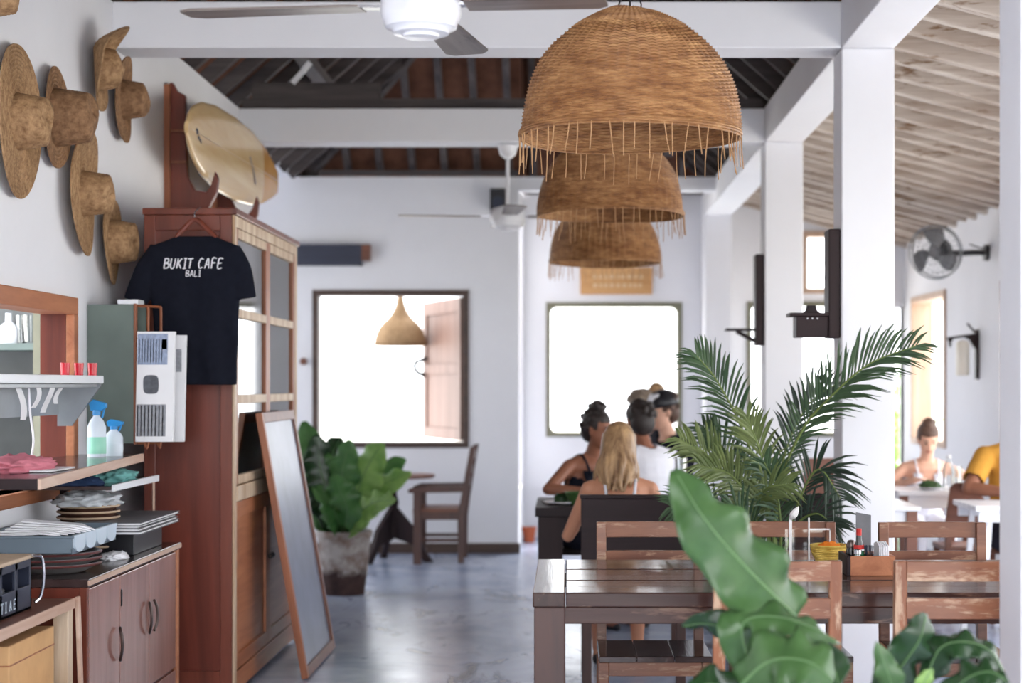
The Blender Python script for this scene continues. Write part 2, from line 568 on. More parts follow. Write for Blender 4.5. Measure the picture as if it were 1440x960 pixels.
    def prism(self, poly, fn):
        """poly: 2d outline; fn(a, b, side) -> 3d with side 0 / 1"""
        n = len(poly)
        vs = [fn(a, b, 0) for a, b in poly] + [fn(a, b, 1) for a, b in poly]
        fs = [tuple(range(n - 1, -1, -1)), tuple(range(n, 2 * n))]
        for i in range(n):
            j = (i + 1) % n
            fs.append((i, j, n + j, n + i))
        return self.add(vs, fs)

    def grid(self, fn, nu, nv, wrap=False):
        vs = [fn(i / nu, j / nv) for j in range(nv + 1) for i in range(nu + (0 if wrap else 1))]
        c = nu if wrap else nu + 1
        fs = []
        for j in range(nv):
            for i in range(nu):
                a = j * c + i
                b = j * c + (i + 1) % c
                fs.append((a, b, b + c, a + c))
        return self.add(vs, fs)

    def mesh(self, name, smooth=False):
        me = bpy.data.meshes.new(name)
        me.from_pydata(self.v, [], self.f)
        bm = bmesh.new()
        bm.from_mesh(me)
        bmesh.ops.recalc_face_normals(bm, faces=bm.faces)
        bm.to_mesh(me)
        bm.free()
        if smooth:
            me.polygons.foreach_set('use_smooth', [True] * len(me.polygons))
            me.set_sharp_from_angle(angle=R(42))
        me.update()
        return me

    def build(self, name, mat, parent=None, smooth=False, bevel=0.0, local=False, solid=0.0):
        return link(name, self.mesh(name, smooth), mat, parent, bevel, local, solid)


ROOTM = {}


def link(name, me, mat, parent=None, bevel=0.0, local=False, solid=0.0):
    o = bpy.data.objects.new(name, me)
    COL.objects.link(o)
    if mat is not None:
        me.materials.clear()
        me.materials.append(mat)
    if parent is not None:
        o.parent = parent
        if not local and parent.name in ROOTM:
            o.matrix_parent_inverse = ROOTM[parent.name].inverted()
    if solid:
        s = o.modifiers.new('thickness', 'SOLIDIFY')
        s.thickness = solid
        s.offset = 0
    if bevel:
        b = o.modifiers.new('edges', 'BEVEL')
        b.width = bevel
        b.segments = 2
        b.limit_method = 'ANGLE'
        b.angle_limit = R(40)
    return o


def thing(name, label, cat, loc=(0, 0, 0), rz=0.0, group=None):
    o = bpy.data.objects.new(name, None)
    COL.objects.link(o)
    o.empty_display_size = 0.1
    o.location = loc
    o.rotation_euler = (0, 0, rz)
    ROOTM[o.name] = Matrix.Translation(loc) @ Matrix.Rotation(rz, 4, 'Z')
    o['label'] = label
    o['category'] = cat
    if group:
        o['group'] = group
    return o


def tag(o, label, cat, group=None):
    o['label'] = label
    o['category'] = cat
    if group:
        o['group'] = group
    return o


def struct(o, label=None):
    o['kind'] = 'structure'
    if label:
        o['label'] = label
    return o


def dup(root, loc, rz, label, group=None):
    """copy a thing with its parts and sub-parts"""
    def rec(o, parent):
        c = o.copy()
        COL.objects.link(c)
        c.parent = parent
        for ch in o.children:
            rec(ch, c)
        return c
    r = rec(root, None)
    r.location = loc
    r.rotation_euler = (0, 0, rz)
    ROOTM[r.name] = Matrix.Translation(loc) @ Matrix.Rotation(rz, 4, 'Z')
    r['label'] = label
    if group:
        r['group'] = group
    return r


def one(name, mb, mat, label, cat, group=None, **kw):
    return tag(mb.build(name, mat, None, **kw), label, cat, group)


def voxel(mb, name, size, smooth=3, disp=None):
    """weld overlapping closed shapes into one continuous skin"""
    me = mb.mesh('tmp')
    o = bpy.data.objects.new('tmp', me)
    COL.objects.link(o)
    r = o.modifiers.new('r', 'REMESH')
    r.mode = 'VOXEL'
    r.voxel_size = size
    if smooth:
        s = o.modifiers.new('s', 'SMOOTH')
        s.factor = 0.5
        s.iterations = smooth
    dg = bpy.context.evaluated_depsgraph_get()
    ev = o.evaluated_get(dg)
    out = bpy.data.meshes.new_from_object(ev)
    out.name = name
    bpy.data.objects.remove(o)
    bpy.data.meshes.remove(me)
    if disp:
        for v in out.vertices:
            v.co = disp(v.co)
    out.polygons.foreach_set('use_smooth', [True] * len(out.polygons))
    out.update()
    return out


def cut_mesh(me, keep):
    bm = bmesh.new()
    bm.from_mesh(me)
    bmesh.ops.delete(bm, geom=[f for f in bm.faces if not keep(f.calc_center_median())], context='FACES')
    bm.to_mesh(me)
    bm.free()
    me.update()
    return me
# ------------------------------------------------------------ the setting
YB = 15.7      # back wall
YL = 14.2      # nearer back wall on the left
XL = -2.05     # left wall
XR = 3.10      # right wall
CX0, CX1 = 1.24, 1.48   # columns
ZB0, ZB1 = 2.92, 3.13   # concrete beams
COLY = (4.66, 7.70, 10.68)

o = MB().box(-6, XR + 0.2, -1.5, YB + 0.2, -0.12, 0.0).build('floor', M['floor'])
struct(o, 'polished grey concrete floor with dark worn patches')
o = MB().box(-40, 40, -20, 60, -0.30, -0.14).build('ground', M['ground'])
struct(o, 'pale gravel ground outside the windows')


def wall_with_holes(name, axis, a0, a1, z0, z1, t0, t1, holes, mat, label):
    """axis X: wall spans x a0..a1 with thickness y t0..t1; axis Y the other way"""
    mb = MB()

    def bx(p0, p1, q0, q1):
        if p1 - p0 < 1e-4 or q1 - q0 < 1e-4:
            return
        if axis == 'X':
            mb.box(p0, p1, t0, t1, q0, q1)
        else:
            mb.box(t0, t1, p0, p1, q0, q1)
    cuts = sorted(set([a0, a1] + [h[0] for h in holes] + [h[1] for h in holes]))
    for p0, p1 in zip(cuts, cuts[1:]):
        hs = sorted([h for h in holes if h[0] <= p0 + 1e-6 and h[1] >= p1 - 1e-6], key=lambda h: h[2])
        z = z0
        for h in hs:
            bx(p0, p1, z, h[2])
            z = h[3]
        bx(p0, p1, z, z1)
    return struct(mb.build(name, mat), label)


# left wall with the pass-through to the kitchen
PT = (5.35, 7.03, 1.00, 1.70)
wall_with_holes('wall_left', 'Y', -0.5, 11.2, 0, 3.13, XL - 0.1, XL, [PT], M['white'], 'white plaster wall hung with straw hats')
# nearer back wall with the open shutter window
w1 = (PX(443, YL), PX(656, YL), PZ(626, YL), PZ(411, YL))
XE = PX(729, YL)
wall_with_holes('wall_back_left', 'X', -4.0, XE, 0, 3.13, YL, YL + 0.2, [w1], M['white'], 'white back wall with the shuttered window')
wall_with_holes('wall_return', 'Y', YL + 0.2, YB, 0, 3.13, XE - 0.2, XE, [(YL + 0.35, YB - 0.12, 0.5, 2.9)], M['white'], 'short white return wall beside the back recess')  # opening in this wall is added to bring skylight into the recess
# back wall of the recess and the aisle
w2 = (PX(771, YB), PX(956, YB), PZ(611, YB), PZ(428, YB))
w3 = (PX(1053, YB), PX(1226, YB), PZ(611, YB), PZ(427, YB))
w4 = (PX(1130, YB), PX(1190, YB), PZ(410, YB), PZ(328, YB))
d1 = (PX(1238, YB), PX(1271, YB), 0.0, PZ(432, YB))
wall_with_holes('wall_back', 'X', XE - 0.2, XR + 0.2, 0, 3.15, YB, YB + 0.2, [w2, w3, w4, d1], M['white'], 'white wall at the far end behind the diners')
# right wall
w5 = (13.96, 15.28, 0.90, 2.16)
w6 = (2.5, 12.12, 0.45, 2.12)
wall_with_holes('wall_right', 'Y', -0.5, YB, 0, 2.70, XR, XR + 0.2, [w5, w6], M['white'], 'white wall of the right aisle')
# far left room side, out of the direct view, closes the corner; its opening is added to light the back wall
wall_with_holes('wall_far_side', 'Y', 11.0, YL + 0.2, 0, 3.13, -4.0, -3.8, [(11.4, 13.2, 0.6, 2.4)], M['white'], 'white side wall with an unseen opening added for light')
struct(MB().box(-3.8, XL - 0.1, 11.0, 11.2, 0, 3.13).build('wall_side_room', M['white']))


def window_frame(n, axis, h, plane, w, dep, mat, label, round_c=0.0):
    root = thing('window_%d' % n, label, 'window', (0, 0, 0))
    del root['category']
    root['kind'] = 'structure'
    a0, a1, z0, z1 = h
    e = 0.02
    bars = [((a0 - e, z0 - e), (a0 + w, z1 + e)), ((a1 - w, z0 - e), (a1 + e, z1 + e)),
            ((a0 + w, z1 - w), (a1 - w, z1 + e)), ((a0 + w, z0 - e), (a1 - w, z0 + w))]
    for (p0, q0), (p1, q1) in bars:
        mb = MB()
        if axis == 'X':
            mb.box(p0, p1, plane - 0.02, plane + dep, q0, q1)
        else:
            mb.box(plane - 0.02, plane + dep, p0, p1, q0, q1)
        mb.build('frame_bar', mat, root, bevel=0.004)
    if round_c:
        for sx, sz in ((0, 0), (1, 0), (0, 1), (1, 1)):
            cx = a0 + w if not sx else a1 - w
            cz = z0 + w if not sz else z1 - w
            dx, dz = (1 if not sx else -1), (1 if not sz else -1)
            poly = [(cx, cz)]
            for k in range(7):
                t = PI / 2 * k / 6
                poly.append((cx + dx * round_c * (1 - math.sin(t)), cz + dz * round_c * (1 - math.cos(t))))
            MB().prism(poly, lambda a, b, s: (a, plane - 0.01 + s * dep, b)).build('frame_corner', mat, root)
    return root


win1 = window_frame(1, 'X', w1, YL, 0.028, 0.16, M['dark_trim'], 'dark wooden window frame with one shutter swung open')
window_frame(2, 'X', w2, YB, 0.022, 0.18, M['olive'], 'bright window behind the group of diners', 0.06)
window_frame(3, 'X', w3, YB, 0.022, 0.18, M['olive'], 'bright window behind the palm and columns', 0.05)
window_frame(4, 'X', w4, YB, 0.035, 0.16, M['tan_trim'], 'small high window with a tan frame above the palm')
window_frame(5, 'Y', w5, XR, 0.035, 0.17, M['tan_trim'], 'tan framed window in the right aisle wall')
window_frame(6, 'Y', w6, XR, 0.05, 0.17, M['red_wood'], 'long brown framed opening nearer in the right wall')
# shutter of the first window, hinged on its right jamb, swung outwards
ha = Vector((w1[1] - 0.02, YL + 0.17, 0))
hb = W(601, 541, 15.45)
hb.z = 0
sd = (hb - ha)
sn = Vector((-sd.y, sd.x, 0)).normalized()
zb, zt = w1[2] + 0.03, w1[3] - 0.03
sh = MB()
sh.prism([(0, 0), (1, 0), (1, 1), (0, 1)], lambda a, b, s: ha + sd * a + sn * 0.03 * s + Vector((0, 0, zb + (zt - zb) * b)))
shut = sh.build('shutter', M['shutter'], win1, bevel=0.004)
for a0, a1, b0, b1 in ((0, 0.1, 0, 1), (0.9, 1, 0, 1), (0.1, 0.9, 0.9, 1), (0.1, 0.9, 0, 0.08), (0.1, 0.9, 0.47, 0.54)):
    q = MB().prism([(a0, b0), (a1, b0), (a1, b1), (a0, b1)], lambda a, b, s: ha + sd * a + sn * (0.031 + 0.014 * s) + Vector((0, 0, zb + (zt - zb) * b)))
    q.build('shutter_rail', M['shutter'], shut, bevel=0.002)
lt = MB().tube(catmull([ha + sd * 0.93 + sn * 0.03 + Vector((0, 0, 1.48)), ha + sd * 0.97 + sn * 0.11 + Vector((0, 0, 1.52)),
                        ha + sd * 1.0 + sn * 0.11 + Vector((0, 0, 1.60)), ha + sd * 0.9 + sn * 0.03 + Vector((0, 0, 1.64))], 10), 0.018, 8)
lt.build('latch', M['iron'], shut, smooth=True)

# door opening at the far corner
dr = thing('door_1', 'narrow doorway at the far corner opening onto greenery', 'door')
del dr['category']
dr['kind'] = 'structure'
for x0, x1, z0, z1 in ((d1[0] - 0.04, d1[0], 0, d1[3] + 0.04), (d1[1], d1[1] + 0.02, 0, d1[3] + 0.04), (d1[0], d1[1], d1[3], d1[3] + 0.04)):
    MB().box(x0, x1, YB - 0.015, YB + 0.16, z0, z1).build('door_jamb', M['white'], dr)

bb = MB().box(-3.8, XE + 0.015, YL - 0.02, YL, 0, 0.085).build('baseboard_left', M['dark_trim'], bevel=0.004)
struct(bb, 'dark wooden skirting along the back wall')

# columns and beams
names = ['white square column in front at the right edge', 'white square column beside the large palm',
         'white square column with the thin wall bracket', 'white pilaster on the far wall']
for i, y in enumerate(COLY + (YB - 0.40,)):
    c = MB().box(CX0, CX1, y, y + (0.237 if i < 3 else 0.40), 0, ZB0).build('column', M['white'], bevel=0.008)
    struct(c, names[i])
struct(MB().box(CX0, CX1, 0.2, YB, ZB0, 3.14).build('ceiling_beam', M['white'], bevel=0.006), 'long white beam over the row of columns')
for i, y in enumerate(COLY):
    struct(MB().box(XL, CX0, y, y + 0.24, ZB0, ZB1).build('ceiling_beam', M['white'], bevel=0.006),
           ['white cross beam over the near fan', 'white cross beam behind the large pendant', 'white cross beam carrying the far fan'][i])
struct(MB().box(XE, CX0, YL, YL + 0.2, 3.02, 3.13).build('ceiling_beam', M['white']), 'white cross beam over the mouth of the back recess')

# ---- main roof: hipped at the far end
roof = thing('ceiling', 'dark timber roof with brown matting between grey rafters', 'roof')
del roof['category']
roof['kind'] = 'structure'
SL = 0.88
XA, XBR = -2.25, 1.48       # eaves
XM = (XA + XBR) / 2
ZE = 3.15
ZR = ZE + SL * (XM - XA)
Y0 = 0.2
hipL = YL + 0.2
hipR = YB + 0.2
run = (ZR - ZE) / SL


def sheet(pts, name='roof_matting', t=0.03, mat=None):
    p = [Vector(q) for q in pts]
    n = (p[1] - p[0]).cross(p[2] - p[0]).normalized()
    if n.z < 0:
        n = -n
    k = len(p)
    mb = MB().add(p + [q + n * t for q in p], [tuple(range(k)), tuple(range(2 * k - 1, k - 1, -1))] + [(i, (i + 1) % k, k + (i + 1) % k, k + i) for i in range(k)])
    return mb.build(name, mat or M['roofmat'], roof)


sheet([(XA, Y0, ZE), (XA, hipL, ZE), (XM, hipL - run, ZR), (XM, Y0, ZR)])
sheet([(XBR, Y0, ZE), (XBR, hipR, ZE), (XM, hipR - run, ZR), (XM, Y0, ZR)])
sheet([(XA, hipL, ZE), (XE, hipL, ZE), (XE, hipL - SL * 0 - (XM - XE) * 0 - run, ZR), (XM, hipL - run, ZR)])
sheet([(XE, hipR, ZE), (XBR, hipR, ZE), (XM, hipR - run, ZR), (XE, hipR - run, ZR)])
sheet([(XE, hipL, ZE), (XE, hipR, ZE), (XE, hipR - run, ZR), (XE, hipL - run, ZR)])
struct(MB().box(-4.0, XA, 11.0, hipL, 3.13, 3.18).build('ceiling_side', M['white']))


def rafter(p0, p1, w=0.055, h=0.08, mat=None, name='rafter'):
    return MB().bar(p0, p1, w, h).build(name, mat or M['rafter'], roof)


# hip rafters run up towards the camera
x = XA + 0.15
while x < XE - 0.05:
    top = min(1.0, (x - XA) / (XM - XA)) if x < XM else 1.0
    rafter((x, hipL, ZE - 0.05), (x, hipL - run * top, ZE - 0.05 + (ZR - ZE) * top))
    x += 0.27
x = XE + 0.1
while x < XBR:
    top = 1.0 if x < XM else max(0.05, (XBR - x) / (XBR - XM))
    rafter((x, hipR, ZE - 0.05), (x, hipR - run * top, ZE - 0.05 + (ZR - ZE) * top))
    x += 0.27
y = Y0 + 0.2
while y < hipR - 0.3:
    if y < hipL - 0.3:
        tl = min(1.0, (hipL - y) / run)
        rafter((XA, y, ZE - 0.05), (XA + (XM - XA) * tl, y, ZE - 0.05 + (ZR - ZE) * tl), mat=M['rafter_x'])
    tr = min(1.0, (hipR - y) / run)
    rafter((XBR, y, ZE - 0.05), (XBR + (XM - XBR) * tr, y, ZE - 0.05 + (ZR - ZE) * tr), mat=M['rafter_x'])
    y += 0.42
# purlins and ridge
for k in (0.28, 0.60):
    z = ZE + (ZR - ZE) * k - 0.12
    rafter((XA + run * k, hipL - run * k, z), (XE, hipL - run * k, z), 0.09, 0.07, M['rafter_x'], 'purlin')
    rafter((XA + run * k + 0.05, Y0, z), (XA + run * k + 0.05, hipL - run * k, z), 0.09, 0.07, None, 'purlin')
    rafter((XBR - run * k - 0.05, Y0, z), (XBR - run * k - 0.05, hipR - run * k, z), 0.09, 0.07, None, 'purlin')
rafter((XM, Y0, ZR - 0.1), (XM, hipL - run, ZR - 0.1), 0.06, 0.16, None, 'ridge_board')
rafter((XA, hipL, ZE - 0.06), (XM, hipL - run, ZR - 0.06), 0.06, 0.1, None, 'hip_rafter')
# timbers standing on the second cross beam
TY = COLY[2] + 0.12
rafter((-2.04, TY, 3.165), (1.23, TY, 3.165), 0.14, 0.07, M['rafter_x'], 'wall_plate')
rafter((-1.98, TY, 3.25), (-1.18, TY, 3.25), 0.13, 0.10, M['rafter_x'], 'tie_timber')
for px_, w in ((420, 0.085), (524, 0.085), (737, 0.075)):
    X = PX(px_, TY)
    zt = ZE + SL * min(X - XA, XBR - X) - 0.12
    rafter((X, TY - 0.05, 3.20), (X, TY - 0.05, zt), w, 0.07, None, 'post').rotation_euler = (0, 0, 0)
rafter((PX(415, TY), TY - 0.1, 3.29), (PX(440, TY), TY - 0.1, 3.42), 0.03, 0.03, M['white_gloss'], 'brace')
rafter((-2.04, YL - 0.1, 3.15), (XE, YL - 0.1, 3.15), 0.05, 0.04, M['rafter_x'], 'wall_plate')

# ---- lean-to roof over the right aisle
lean = thing('ceiling_aisle', 'sloping lean-to ceiling of pale weathered rafters', 'roof')
del lean['category']
lean['kind'] = 'structure'
zl, zr = 3.155, 2.66
xl, xr = CX0 + 0.12, XR + 0.45
mb = MB()
k = (zr - zl) / (XR + 0.2 - xl)


def lz(x):
    return zl + k * (x - xl)


mb.prism([(xl, lz(xl)), (xr, lz(xr)), (xr, lz(xr) + 0.04), (xl, lz(xl) + 0.04)], lambda a, b, s: (a, 0.2 + s * (YB + 0.4 - 0.2), b + 0.075))
mb.build('thatch', M['thatch'], lean)
y = 0.4
i = 0
while y < YB:
    jitter = 0.012 * math.sin(i * 2.3)
    mbr = MB().bar((CX1 - 0.02, y, lz(CX1 - 0.02) + jitter * 0.5), (xr, y, lz(xr) + jitter), 0.07, 0.10)
    mbr.build('rafter', M['pale_rafter'], lean, bevel=0.008)
    y += 0.33
    i += 1
for xx in (1.95, 2.55):
    MB().bar((xx, 0.3, lz(xx) + 0.062), (xx, YB, lz(xx) + 0.062), 0.05, 0.03).build('batten', M['thatch'], lean)

# ---- kitchen niche behind the pass-through
kr = thing('trim_1', 'tan wooden frame round the kitchen pass-through', 'frame')
del kr['category']
kr['kind'] = 'structure'
y0, y1, z0, z1 = PT
for q in ((y0 - 0.05, y1 + 0.03, z1 - 0.01, z1 + 0.06), (y0 - 0.05, y1 + 0.03, z0 - 0.05, z0 + 0.0)):
    MB().box(XL - 0.11, XL + 0.03, q[0], q[1], q[2], q[3]).build('frame_bar', M['orange_wood'], kr, bevel=0.004)
for ya, yb in ((y0 - 0.05, y0), (y1 - 0.03, y1 + 0.03)):
    MB().box(XL - 0.005, XL + 0.03, ya, yb, z0, z1 - 0.01).build('frame_bar', M['orange_wood'], kr, bevel=0.004)
    MB().box(XL - 0.11, XL - 0.005, ya, yb, z0, z1 - 0.01).build('shaded_reveal', M['red_wood_d'], kr)  # darker wood colour carries the shade inside the frame
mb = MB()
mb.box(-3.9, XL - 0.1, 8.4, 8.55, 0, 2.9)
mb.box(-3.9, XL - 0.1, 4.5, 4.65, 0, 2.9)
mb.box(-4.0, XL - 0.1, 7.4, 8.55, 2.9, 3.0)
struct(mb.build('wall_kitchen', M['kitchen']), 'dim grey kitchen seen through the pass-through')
# ------------------------------------------------------------ pendants
PROF = [(0.03, 0.420), (0.07, 0.414), (0.10, 0.404), (0.135, 0.388), (0.17, 0.368), (0.2, 0.346), (0.25, 0.302), (0.285, 0.262), (0.312, 0.22), (0.332, 0.175), (0.345, 0.13), (0.354, 0.085), (0.359, 0.04), (0.358, 0.0)]


def make_pendant():
    root = thing('wicker_pendant', 'x', 'pendant lamp')
    NS, rows = 60, 104
    nt = NS * 4
    pp = catmull([(r, 0, z) for r, z in PROF], rows * 2)

    def prof(j):
        return pp[j].x, pp[j].z
    for inner in (False, True):
        vs, fs = [], []
        for j in range(rows * 2 + 1):
            r, z = prof(j)
            a, b = prof(max(0, j - 1)), prof(min(rows * 2, j + 1))
            tx, tz = b[0] - a[0], b[1] - a[1]
            L = math.hypot(tx, tz) or 1
            nx, nz = -tz / L, tx / L
            for i in range(nt):
                th = 2 * PI * i / nt
                k = j // 2
                d = (-0.0018 if j % 2 == 0 else 0.0024 * math.cos(PI * i / 4 + PI * k) + 0.0004) + 0.0016 * math.cos(PI * i / 2)
                if inner:
                    d = -0.007 + d * 0.6
                wob = 0.004 * math.sin(3 * th + 1.3) * (r / 0.36) + 0.003 * math.sin(7 * th + z * 11)
                rr = r + nx * d + wob
                vs.append((rr * math.cos(th), rr * math.sin(th), z + nz * d + 0.004 * math.sin(2 * th)))
        for j in range(rows * 2):
            for i in range(nt):
                a, b = j * nt + i, j * nt + (i + 1) % nt
                fs.append((a, b, b + nt, a + nt))
        MB().add(vs, fs).build('woven_lining' if inner else 'woven_dome', M['wicker'], root, smooth=True, local=True)
    rim = MB()
    for dz, rr in ((0.0, 0.359), (0.008, 0.362), (0.016, 0.360)):
        rim.tube([((rr) * math.cos(a), rr * math.sin(a), dz + 0.004 * math.sin(2 * a)) for a in [2 * PI * q / 72 for q in range(73)]], 0.0048, 6)
    rim.build('rim', M['wicker'], root, smooth=True, local=True)
    stick = MB().tube([(0, 0, 0.012), (0, 0, -0.05), (0.004, 0.0, -0.105)], [0.0019, 0.0019, 0.0016], 6).mesh('fringe_stick', True)
    rnd = random.Random(3)
    for q in range(52):
        a = 2 * PI * (q + rnd.uniform(-0.3, 0.3)) / 52
        s = link('fringe_stick', stick, M['stick'], root, local=True)
        s.location = (0.362 * math.cos(a), 0.362 * math.sin(a), 0.002)
        s.rotation_euler = (rnd.gauss(0, 0.07), rnd.gauss(0, 0.07), a + rnd.uniform(-0.6, 0.6))
        s.scale = (1, 1, rnd.uniform(0.8, 1.12))
    fit = MB().cyl((0, 0, 0.40), (0, 0, 0.33), 0.022, 0.022, 16).sphere((0, 0, 0.29), (0.032, 0.032, 0.042))
    fit.build('bulb_holder', M['white_gloss'], root, smooth=True, local=True)
    loop = MB()
    for sx in (-1, 1):
        loop.tube(catmull([(0.03 * sx, 0, 0.405), (0.036 * sx, 0, 0.44), (0.012 * sx, 0, 0.475), (0, 0, 0.50)], 10), 0.0028, 6)
    loop.tube([(0, 0, 0.40), (0, 0, 1.55)], 0.0035, 6)
    loop.build('cord', M['black_metal'], root, smooth=True, local=True)
    return root


pend = make_pendant()
pend.location = (PX(886, 5.57), 5.57, 2.205)
pend['label'] = 'largest woven wicker dome lamp, nearest, over the front table'
pend['group'] = 'wicker dome pendants in a row'
dup(pend, (PX(859, 8.42), 8.42, 2.235), 1.1, 'middle wicker dome lamp, partly hidden behind the largest one')
dup(pend, (PX(851, 11.0), 11.0, 2.185), 2.3, 'smallest and farthest wicker dome lamp over the diners')

# bell-shaped lamp hanging outside the shuttered window
bx_, by_ = PX(563, 15.2), 15.2
t = thing('cane_bell_lamp', 'pale bell-shaped cane lamp hanging outside the shuttered window', 'pendant lamp', (bx_, by_, PZ(486, 15.2)))
H = PZ(412, 15.2) - PZ(486, 15.2)
prof = [(0.232, 0), (0.228, 0.03), (0.215, 0.09), (0.19, 0.15), (0.15, 0.20), (0.10, 0.25), (0.06, 0.31), (0.035, 0.38), (0.02, H)]
mb = MB()
pr2 = []
for i, p in enumerate(catmull([(r, 0, z) for r, z in prof], 60)):
    pr2.append((p.x + (0.003 if i % 2 else -0.002), p.z))
mb.lathe(pr2, 40)
mb.build('woven_shade', M['bell'], t, smooth=True, local=True, solid=0.006)
MB().cyl((0, 0, H - 0.01), (0, 0, 1.2), 0.004).build('cord', M['black_metal'], t, local=True)
MB().sphere((0, 0, 0.12), 0.05).build('bulb', M['lamp_glow'], t, smooth=True, local=True)
pb = MB().box(-3.0, XE - 0.2, 14.9, 15.5, 2.92, 3.0)
struct(pb.build('porch_beam', M['white']), 'white porch ledge above the shuttered window outside')


# ------------------------------------------------------------ ceiling fans
def make_fan():
    root = thing('ceiling_fan', 'x', 'ceiling fan')
    MB().lathe([(0.0, 0.0), (0.062, 0.0), (0.06, -0.02), (0.05, -0.06), (0.02, -0.085), (0.0, -0.085)], 28).build('canopy', M['white_gloss'], root, smooth=True, local=True)
    MB().cyl((0, 0, -0.08), (0, 0, -0.40), 0.012).build('rod', M['white_gloss'], root, smooth=True, local=True)
    MB().lathe([(0.0, -0.385), (0.05, -0.385), (0.095, -0.40), (0.112, -0.42), (0.114, -0.475), (0.108, -0.492), (0.104, -0.497), (0.100, -0.512), (0.082, -0.520), (0.078, -0.528), (0.052, -0.531), (0.05, -0.538), (0, -0.540)], 40).build('motor', M['white_gloss'], root, smooth=True, local=True)
    bl = MB()
    n = 14

    def f(u, v, side):
        x = 0.17 + 0.52 * u
        w = 0.048 + 0.022 * u
        if u > 0.93:
            w *= 1 - ((u - 0.93) / 0.07) ** 2 * 0.35
        y = (v - 0.5) * 2 * w
        return Vector((x, y, -0.455 - y * 0.05 + side * 0.007))
    bl.grid(lambda u, v: f(u, v, 0), n, 6)
    bl.grid(lambda u, v: f(u, v, 1), n, 6)
    for v in (0, 1):
        bl.grid(lambda u, s, v=v: f(u, v, s), n, 1)
    for u in (0, 1):
        bl.grid(lambda v, s, u=u: f(u, v, s), 6, 1)
    blade = bl.mesh('blade', True)
    arm = MB().bar((0.10, 0, -0.452), (0.21, 0, -0.447), 0.04, 0.008).mesh('blade_arm')
    for k in range(4):
        a = R(172) - k * PI / 2
        for nm, me, mt in (('blade', blade, M['blade']), ('blade_arm', arm, M['chrome'])):
            c = link(nm, me, mt, root, local=True)
            c.rotation_euler = (0, 0, a)
            if k == 2:
                c.scale = (0.76, 1, 1)
    return root


fan = make_fan()
fan.location = (PX(592, 4.8), 4.8, 2.915)
fan['label'] = 'large ceiling fan with grey wooden blades at the top of the picture'
fan['group'] = 'ceiling fans'
dup(fan, (PX(714, 10.8), 10.8, 2.915), R(14), 'far small ceiling fan hanging on a white rod below the second beam')

# ------------------------------------------------------------ straw hats on the left wall


def hat(px, py, d, D, crown_r, crown_h, label, mat, tilt=0.0, roll=0.0, wave=0.012, curl=0.0, seed=1, oval=1.0):
    """brim against the wall, crown pointing into the room (+X)"""
    d = 2.015 * F / (VX - px)
    root = thing('straw_hat', label, 'straw hat', (XL + 0.012, d, PZ(py, d)), 0, 'straw hats on the left wall')
    rot = Matrix.Rotation(roll, 4, 'X') @ Matrix.Rotation(tilt, 4, 'Z')
    rb = D / 2
    n = 56
    rings = int((rb - crown_r) / 0.0075)

    def brim(i, j, off):
        u = j / rings
        r = crown_r + (rb - crown_r) * u
        a = 2 * PI * i / n
        h = 0.020 + 0.003 * (j % 2) + wave * u * (1 + math.sin(2 * a + seed)) + curl * u * u * max(0, math.cos(a - 1.2)) ** 2 + off
        return rot @ Vector((h, r * math.cos(a) * oval, r * math.sin(a)))
    mb = MB()
    vs, fs = [], []
    for off in (0, -0.006):
        o0 = len(vs)
        for j in range(rings + 1):
            for i in range(n):
                vs.append(brim(i, j, off))
        for j in range(rings):
            for i in range(n):
                a, b = o0 + j * n + i, o0 + j * n + (i + 1) % n
                fs.append((a, b, b + n, a + n))
    m = (rings + 1) * n
    for i in range(n):
        a, b = rings * n + i, rings * n + (i + 1) % n
        fs.append((a, b, b + m, a + m))
    mb.add(vs, fs).build('brim', mat, root, smooth=True, local=True)
    cr = MB()
    steps = max(8, int(crown_h / 0.0075))
    pr = []
    for j in range(steps + 1):
        u = j / steps
        pr.append((crown_r * (1.0 - 0.16 * u) + 0.0016 * (j % 2), 0.018 + crown_h * u))
    rt = crown_r * 0.84
    for j in range(1, 9):
        u = j / 8
        pr.append((rt * math.cos(u * PI / 2), 0.018 + crown_h + 0.022 * math.sin(u * PI / 2) + 0.001 * (j % 2)))
    vs, fs = [], []
    for r, h in pr:
        for i in range(n):
            a = 2 * PI * i / n
            dent = -0.018 * max(0, (h - crown_h * 0.8) / crown_h) * (1 + math.cos(a * 2 + seed))
            vs.append(rot @ Vector((h + dent, r * math.cos(a) * oval, r * math.sin(a))))
    for j in range(len(pr) - 1):
        for i in range(n):
            a, b = j * n + i, j * n + (i + 1) % n
            fs.append((a, b, b + n, a + n))
    cr.add(vs, fs).build('crown', mat, root, smooth=True, local=True)
    return root


hat(27, 171, 6.40, 0.565, 0.105, 0.105, 'largest straw hat with a very wide round brim, low at far left', M['straw_a'], 0.05, 0.0, 0.006, 0, 1)
hat(80, 165, 6.84, 0.40, 0.115, 0.14, 'grey-brown straw hat with a tall crown between the largest hat and the curled one', M['straw_b'], 0.05, 0, 0.006, 0, 2)
hat(136, 97, 7.44, 0.36, 0.095, 0.10, 'topmost straw hat with its brim curled up', M['straw_a'], 0.25, 0.2, 0.02, 0.14, 3)
hat(174, 140, 7.90, 0.39, 0.09, 0.10, 'straw hat nearest the surfboard', M['straw_b'], 0.1, 0, 0.008, 0.02, 4)
hat(118, 272, 7.24, 0.52, 0.095, 0.11, 'long-brimmed straw hat hanging in the middle below the grey-brown one', M['straw_a'], 0.1, 0, 0.01, 0.02, 5)
hat(158, 340, 7.70, 0.38, 0.10, 0.10, 'lowest straw hat beside the hanging black T-shirt', M['straw_a'], 0.08, 0, 0.008, 0, 6)
